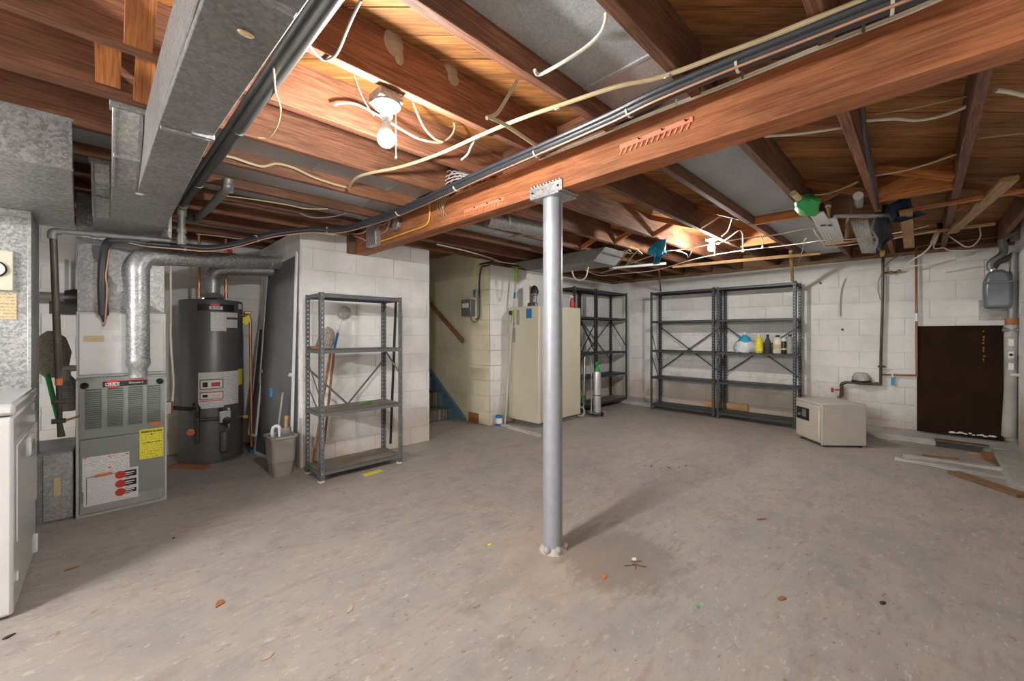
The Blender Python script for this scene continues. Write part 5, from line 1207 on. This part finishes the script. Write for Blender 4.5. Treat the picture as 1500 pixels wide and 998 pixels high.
# boxes near the chimney end
t = thing('switch_box', 'upright steel switch box on the chimney end of the beam', 'electrical box', X(550, 342, 1.69))
q0, q1 = X(543, 328, 1.69), X(557, 359, 1.69)
MB().box((1.645, q1.y, q1.z), (1.697, q0.y, q0.z)).build('box', 'galvanized', t, .005)
MB().box((1.642, q1.y + .01, q1.z + .07), (1.645, q1.y + .05, q0.z - .01)).build('cover', 'steel', t)
t = thing('octagon_box', 'eight-sided steel junction box on the beam face', 'electrical box', X(584, 328, 1.69))
oc_ = X(585, 329, 1.695); MB().lathe([(.047, 0), (.050, .005), (.050, .035), (.045, .04)], oc_, 8, (-1, 0, 0)).build('box', 'galvanized', t)
cable('yellow_cable', [X(557, 354, 1.685), X(575, 348, 1.685), X(600, 339, 1.685), X(620, 332, 1.685), X(627, 326, 1.685), X(629.5, 315, 1.685), X(629, 299, 1.685)], .006, 'yellow_cable', 'bright yellow cable running along the beam face into the switch box')
def xc_(pts, x=1.68): return [X(px, py, x) for px, py in pts]
cable('box_cable', xc_([(508, 341), (520, 343), (532, 341), (540, 334), (545, 330)]), .0055, 'white_cable', 'pinkish cable curling into the top of the switch box')
cable('box_cable', xc_([(505, 342), (520, 346), (533, 351), (543, 358)]), .0055, 'white_cable', 'pinkish cable sagging into the foot of the switch box')
cable('box_cable', xc_([(557, 330), (566, 327), (572, 320), (579, 317)]), .0055, 'aged_cable', 'white cable leaving the switch box beneath the black foam line')
cable('box_cable', xc_([(557, 344), (566, 338), (569, 330), (573, 321)]), .0055, 'aged_cable', 'white cable looping between the switch box and the octagon box')
cable('box_cable', xc_([(556, 325), (566, 333), (574, 336), (579, 335)]), .0055, 'grey_cable', 'grey cable joining the switch box and the octagon box')
# wires in the dark joists over the heater
for pts, mt, lab in (([(330, 287), (370, 292), (420, 300), (450, 306), (480, 306)], 'tan_cable', 'tan wire stapled under the joists over the water heater'),
                     ([(440, 313), (455, 318), (470, 319), (490, 317), (506, 313)], 'grey_cable', 'grey wire sagging under the joists beside the chimney block'),
                     ([(288, 343), (320, 346), (350, 350), (370, 350)], 'white_cable', 'white wire low in the joists above the flue run')):
    cable('joist_wire', zc_(pts), .0045, mt, lab, 'wire')
t = thing('waste_branch', 'short grey waste pipe with elbow slanting below the joists', 'pipe', Z(320, 280, 2.05))
MB().tube(smooth([Z(334, 262, 2.13), Z(333, 270, 2.10), Z(329, 280, 2.075), Z(300, 310, 2.06), Z(290, 318, 2.06)], 4), .024, 12).build('pipe', 'pipe_grey', t)
MB().tube([Z(334, 264, 2.135), Z(333.5, 280, 2.08)], .033, 12).build('elbow', 'pipe_grey', t)
MB().tube(smooth([Z(290, 318, 2.05), Z(282, 321, 2.04), Z(273, 318, 2.04)], 3), .022, 10).build('trap', 'pipe_dark', t)
# ---------------------------------------------------------------- beyond the beam
cable('joist_cable', zc_([(1120, 200), (1170, 196), (1235, 187)], 2.20), .007, 'white_cable', 'white cable passing above the beam into the dark bay')
cable('joist_cable', zc_([(1268, 177), (1310, 174), (1345, 176), (1385, 168), (1423, 153)], 2.24), .008, 'white_cable', 'white cable waving across the dark bay between two joists')
cable('joist_cable', zc_([(1282, 167), (1330, 160), (1390, 147), (1428, 139)], 2.28), .004, 'tan_cable', 'thin tan cable high in the dark bay between two joists')
cable('joist_cable', zc_([(1283, 257), (1320, 251), (1360, 240), (1401, 226)], 2.2), .006, 'tan_cable', 'tan cable rising across the bay over the blue rags')
cable('joist_cable', zc_([(1458, 132), (1480, 135), (1510, 142)], 2.2), .009, 'white_cable', 'thick white cable leaving the joist near the right wall')
cable('joist_cable', zc_([(1432, 203), (1465, 199), (1500, 195)], 2.3), .005, 'tan_cable', 'thin cable across the planks near the right wall')
cable('joist_cable', [Z(1180, 286, 2.2), Z(1210, 284, 2.2), Z(1240, 274, 2.2), Z(1257, 266, 2.2)], .006, 'tan_cable', 'tan cable slanting over the green bag to the next joist')
cable('thin_conduit', [Z(1262, 150, 2.16), Z(1266, 190, 2.15), Z(1275, 250, 2.145), Z(1287, 305, 2.14)], .010, 'black', 'thin black pipe hugging a joist beyond the beam', 'pipe', k=3)
# furring strips nailed under the joists
def strip(label, a, b, za, zb_, w=.045, t=.02, mat='pine_strip', name='furring_strip', up=(0, 0, 1)):
    o = board(name, Z(*a, za), Z(*b, zb_), w, t, mat, up=up, bevel=.001); return tag(o, label, 'strip', 'wooden strips under the joists')
strip('reddish strip nailed across the joists above the blue rags', (1255, 321), (1510, 278), 2.125, 2.125, mat='fir_orange')
strip('long pine strip under the joists near the back wall carrying white cord', (1208, 359), (1458, 328), 2.125, 2.125, .05)
strip('pine strip hanging in front of the back wall above the shelves', (985, 391), (1202, 371), 2.06, 2.07, .02, .035, 'pine_strip')
strip('thin white strip lying level over the dark cloth', (1222, 317), (1311, 316), 2.11, 2.11, .025, .02, 'grey_board')
strip('upright pine hanger holding the strip by the bottle shelf', (1158, 368), (1161, 412), 2.12, 1.86, .03, .02, 'pine_strip', up=(1, 0, 0))
strip('upright pine hanger holding the strip over the empty shelf', (965, 396), (968, 428), 2.09, 1.90, .03, .02, 'pine_strip', up=(1, 0, 0))
strip('pale diagonal board running under the joists by the right wall', (1480, 262), (1394, 340), 2.13, 2.12, .07, .03, 'fir_pale')
strip('short wooden stake hanging beside the blue rags', (1327, 310), (1332, 362), 2.10, 2.02, .07, .02, 'pine_strip', up=(1, 0, 0))
strip('thin brown stick hanging left of the white boards', (1246, 290), (1240, 352), 2.2, 2.09, .03, .02, 'old_board', up=(1, 0, 0))
strip('whitish painted board hanging beside the dark cloth', (1258, 322), (1273, 370), 2.13, 2.02, .11, .018, 'grey_board', up=(1, 0, 0))
strip('flat pine stick between the joists left of the hanging bulb', (865, 347), (935, 366), 2.16, 2.15, .03, .02)
strip('yellow pine stick on the brackets behind the blue cloth', (895, 349), (925, 362), 2.2, 2.18, .06, .03, 'fir_pale')
# stored things
t = thing('vinyl_siding_bundle', 'bundle of white ribbed vinyl strips with a purple and yellow band', 'bundle', Z(1210, 340, 2.15))
for i in range(6):
    a = Z(1187 + i * 3.6, 312 - i * .2, 2.11); b = Z(1213 + i * 4.2, 357 - i * .6, 2.135)
    MB().beam(a, b, .019, .014).build('strip', 'white_panel', t, .003)
for i in range(2):
    a = Z(1217 + i * 4, 320, 2.12); b = Z(1229 + i * 4, 352, 2.135); MB().beam(a, b, .04, .012).build('strip', 'white_panel', t, .003)
bpz = 2.105
for a, b, mt in ((1203, 1208, 'jacket'), (1208, 1213, 'yellow'), (1213, 1218, 'jacket')): MB().beam(Z(a, 331, bpz), Z(b, 330, bpz), .03, .012).build('band', 'blue' if mt == 'jacket' else mt, t)
p = Z(1257, 287, 2.12); o = MB().tube([p, Z(1259, 300, 2.2)], .028, 12).build('white_tube', 'white_enamel'); tag(o, 'short white plastic tube stored between joists', 'tube')
p = Z(1213, 303, 2.11); t = thing('metal_cap_rod', 'small rod with shiny metal cap beside the vinyl strips', 'rod', p)
MB().tube([p, p + V(.02, 0, .03)], .018, 10).build('cap', 'steel', t); MB().tube([p, Z(1214, 318, 2.12)], .012, 8).build('shaft', 'cork_brown', t)
t = thing('green_bag', 'bright green plastic bag with a pale roll wedged at a joist', 'bag', Z(1180, 300, 2.1))
p = Z(1180, 299, 2.10)
rr = []
for i, (r, s) in enumerate(((.025, -.09), (.045, -.06), (.05, -.02), (.07, .02), (.075, .05), (.03, .075))):
    ax = (Z(1191, 307, 2.08) - Z(1170, 289, 2.10)).normalized(); e1 = ax.orthogonal().normalized(); e2 = ax.cross(e1)
    rr.append([p + ax * s * 1.4 + (e1 * math.cos(a) + e2 * math.sin(a)) * r * (1 + .15 * math.sin(3 * a + i) + .1 * math.sin(5 * a + i)) for a in [j * 2 * math.pi / 16 for j in range(16)]])
loft(rr).build('bag', 'green_bag', t); MB().tube([Z(1162, 283, 2.12), Z(1170, 291, 2.10)], .02, 10).build('roll', 'tan_paper', t)
def cloth(name, label, px, mat, z0, th=.02, wob=.02):
    """hanging rag: outline given as pixel rows of a cloth that hangs from the strips"""
    rings = []
    for (xa, xb, py, z) in px:
        a = Z(xa, py, z); b = Z(xb, py, z); n = 9; row = []
        d = V(Fw[0], Fw[1], 0)
        for i in range(n): row.append(a.lerp(b, i / (n - 1)) - d * (th / 2 + wob * math.sin(i * 1.7 + py * .2)))
        for i in reversed(range(n)): row.append(a.lerp(b, i / (n - 1)) + d * (th / 2 - wob * math.sin(i * 1.7 + py * .2)))
        rings.append(row)
    o = loft(rings).build(name, mat, sharp=80); return tag(o, label, 'cloth')
def hang(px_rows, zt, d=None):
    """all rows at the same depth as the first"""
    p = Z(px_rows[0][0], px_rows[0][2], zt); dep = p.x * Fw[0] + p.y * Fw[1]
    return [(xa, xb, py, H + (HY - py) * dep / FPX) for xa, xb, py in px_rows]
cloth('dark_cloth', 'dark blue-grey cloth hanging in a point below the joists', hang([(1284, 1300, 300), (1282, 1302, 316), (1279, 1304, 335), (1282, 1305, 350), (1283, 1294, 357), (1284, 1288, 367)], 2.20), 'rag_dark', 0)
cloth('blue_rag', 'faded blue rags heaped on the strip under the joists', hang([(1316, 1331, 292), (1304, 1336, 300), (1300, 1346, 310), (1301, 1352, 316), (1304, 1318, 326)], 2.22), 'denim', 0)
cloth('blue_cloth', 'bright blue cloth bunched like a fan and hanging over white cords', hang([(965, 974, 351), (958, 975, 357), (951, 976, 364), (950, 976, 370), (957, 975, 373), (959, 967, 377), (957, 965, 387)], 2.137), 'sky_blue', 0, .03, .025)
t = thing('fluorescent_tube', 'loose white fluorescent tube lying under the joists in the corner', 'tube', Z(930, 391, 2.05))
MB().tube([Z(893, 393, 2.05), Z(976, 386, 2.06)], .016, 10).build('tube', 'white_enamel', t); MB().tube([Z(893, 393, 2.05), Z(898, 392.6, 2.05)], .018, 10).build('cap', 'steel', t)
# ducts beyond the beam on the left wall side
t = thing('cross_duct', 'dull galvanized duct box hung crosswise under the joists behind the post', 'duct', (4.0, 3.0, 2.0))
MB().prism([(3.80, 2.40, 2.136), (3.80, 2.56, 2.0), (3.80, 3.54, 2.0), (3.80, 3.80, 2.136)], (.45, 0, 0)).build('box', 'galv_dull', t, .004)
MB().box((3.795, 3.0, 1.998), (4.25, 3.02, 2.004)).build('seam', 'galv_dull', t)
t = thing('round_duct', 'round silver duct below the joists just behind the beam', 'duct', Z(750, 326, 2.1))
MB().tube([Z(714, 321, 2.10), Z(745, 327, 2.095), Z(795, 337, 2.09)], .06, 16).build('pipe', 'galvanized', t); MB().tube([Z(738, 325, 2.10), Z(742, 326, 2.10)], .066, 16).build('joint_ring', 'galvanized', t)
o = MB().tube([Z(747, 348, 2.08), Z(795, 336, 2.08)], .012, 8).build('grey_rod', 'grey_cable'); tag(o, 'grey rod lying under the joists behind the post', 'rod')
pan('joist_duct', 1.9, 3.6, 2.733, 3.107, 2.20, 'grey panned duct in the joist bay over the stair opening')
# white cords strung under the joists at the back
wc = 'white_cable'
cable('extension_cord', zc_([(880, 400), (905, 393), (940, 380), (975, 369), (1010, 364), (1040, 358), (1085, 350), (1130, 345), (1185, 335), (1195, 342), (1205, 356), (1212, 362), (1260, 357), (1300, 351), (1350, 342), (1372, 338)], 2.10), .006, wc, 'long white cord strung under the joists past the back bulb')
cable('extension_cord', zc_([(845, 388), (860, 397), (880, 404), (910, 401), (960, 396), (1020, 379), (1080, 368), (1140, 361), (1180, 356), (1200, 353), (1240, 351), (1280, 347), (1330, 338), (1360, 331)], 2.07), .0045, wc, 'lower white cord sagging before the back wall shelves')
cable('extension_cord', zc_([(972, 368), (990, 367), (1005, 372), (1008, 377), (1013, 369)], 2.10), .005, wc, 'white cord kinked beside the blue cloth')
cable('extension_cord', zc_([(1050, 358), (1065, 350), (1080, 339), (1085, 338)], 2.12), .005, wc, 'white cord rising from the back bulb to a joist')
cable('extension_cord', zc_([(1057, 346), (1066, 338), (1072, 321)], 2.14), .005, wc, 'white cord looping up beside the back bulb holder')
for pts, lab in (([(1085, 338), (1088, 345), (1088, 365)], 'white pull cord with plug hanging beyond the back bulb'), ([(1113, 344), (1117, 352), (1117, 360)], 'shorter white cord end hanging by the galvanized bay')):
    t = thing('pull_cord', lab, 'cord', Z(*pts[-1], 2.09)); pp = zc_(pts, 2.09); MB().tube(smooth(pp, 4), .005, 6).build('cord', wc, t); MB().tube([pp[-1], pp[-1] + V(0, 0, -.03)], .0, 8, True, [.008, .014]).build('plug', wc, t)
cable('extension_cord', zc_([(1176, 358), (1180, 352), (1168, 390)], 2.08), .006, 'grey_cable', 'grey cord doubled down over the bottle shelf')
cable('extension_cord', [X(1378, 324, 6.0), X(1384, 340, 6.0), X(1405, 356, 6.0), X(1417, 362, 6.0), X(1428, 358, 6.0), X(1436, 346, 6.0), X(1435, 333, 6.0)], .006, wc, 'white cord looping in a bow before the copper pipe')
cable('extension_cord', [X(1373, 341, 5.96), X(1368, 363, 6.1), X(1382, 363, 6.1), X(1392, 367, 6.1), X(1425, 367, 6.1), X(1430, 370, 6.1), X(1422, 375, 6.1), X(1370, 384, 6.1), X(1322, 393, 6.1)], .006, wc, 'white cord bent like a hairpin against the back wall')
cable('extension_cord', [X(1372, 338, 6.0), X(1366, 355, 6.0), X(1355, 369, 6.1), X(1335, 382, 6.2), X(1322, 392, 6.3)], .008, wc, 'doubled white cord hanging toward the iron pipe')
t = thing('cord_adapter', 'grey taped plug joining the white cords under a joist', 'plug', X(1374, 330, 5.95))
MB().tube([X(1377, 327, 5.95), X(1378, 338, 5.95)], .024, 8).build('plug', 'black', t); MB().tube([X(1374, 340, 5.95), X(1366, 357, 5.98)], .022, 8).build('wrapped_cord', 'white_cable', t)
cable('extension_cord', [X(838, 397, 4.0), X(841, 406, 4.0), X(849, 411, 4.0), X(858, 406, 4.0), X(862, 391, 4.0)], .008, wc, 'white cord looping down under the cross duct')
cable('extension_cord', zc_([(640, 358), (680, 367), (715, 377), (735, 384), (758, 387)], 2.12), .007, wc, 'white cable running under the joists toward the squeegee head')
t = thing('wire_bundle', 'knot of tan and white wire ends below the joists left of the blue cloth', 'wire', Z(915, 375, 2.08))
for i in range(7):
    a = 905 + random.uniform(-4, 14); MB().tube(smooth(zc_([(a, 390 - i), (a + 6, 378), (a + random.uniform(4, 16), 368 + random.uniform(-3, 5)), (a + 22, 372)], 2.08), 4), .004, 5).build('strand', wc if i % 2 else 'tan_cable', t)
# ---------------------------------------------------------------- crumbs on the floor
def chip(label, px, py, w, l, mat, rz, name='floor_scrap', cat='scrap'):
    n = 7; c = Z(px, py); pts = []
    for i in range(n):
        a = 2 * math.pi * i / n; r = random.uniform(.7, 1.15); x, y = math.cos(a) * l * r, math.sin(a) * w * r
        pts.append(c + V(x * math.cos(rz) - y * math.sin(rz), x * math.sin(rz) + y * math.cos(rz), .001))
    o = MB().prism(pts, (0, 0, .003)).build(name, mat); return tag(o, label, cat, 'scraps on the floor')
chip('rust-brown dead leaf on the grey floor before the furnace', 322, 884, .018, .034, 'leaf', 1.2, 'dead_leaf', 'leaf')
chip('pale tan paint chip on the floor in front of the post', 513, 893, .011, .035, 'pale_chip', .9)
chip('small pale chip near the lower edge of the floor', 392, 963, .014, .022, 'pale_chip', .6)
chip('orange-brown flake on the floor between post and safe', 1115, 761, .012, .04, 'leaf', -.6)
chip('bright orange flake on the floor beside the post', 885, 846, .012, .020, 'orange', .4)
chip('orange flake farther out from the post on open floor', 1145, 877, .013, .024, 'leaf', -.3)
chip('tiny green flake on the open floor', 1022, 888, .008, .014, 'green_bag', .5)
chip('black pellet on the open floor past the post', 1293, 884, .009, .020, 'black', -.3)
chip('black pellet on the floor close to the dryer', 12, 934, .010, .020, 'black', .5)
chip('dark chip on the floor below the shelf unit', 254, 789, .006, .014, 'black', .8)
chip('yellow flake on the floor left of the post', 717, 799, .010, .014, 'yellow_paper', .2)
chip('brown scuffed flake on the floor by the furnace', 104, 834, .010, .028, 'leaf', .2)
chip('white crumb in the grime beside the post', 929, 820, .014, .016, 'white_paper', 0)
for i in range(5): p = Z(925 + i * 5, 824 + i * 2); o = MB().tube([p + V(0, 0, .003), p + V(random.uniform(-.09, .09), random.uniform(-.06, .06), .003)], .002, 5).build('twig', 'old_board'); tag(o, 'thin dry twig in the grime beside the post', 'twig', 'twigs beside the post')
for i in range(6): chip('flake of dull debris on the floor midway to the back shelves', 945 + i * 12 + random.uniform(-3, 3), 684 + random.uniform(-3, 4), .010, .018, 'old_board' if i % 2 else 'mud', random.random() * 3)
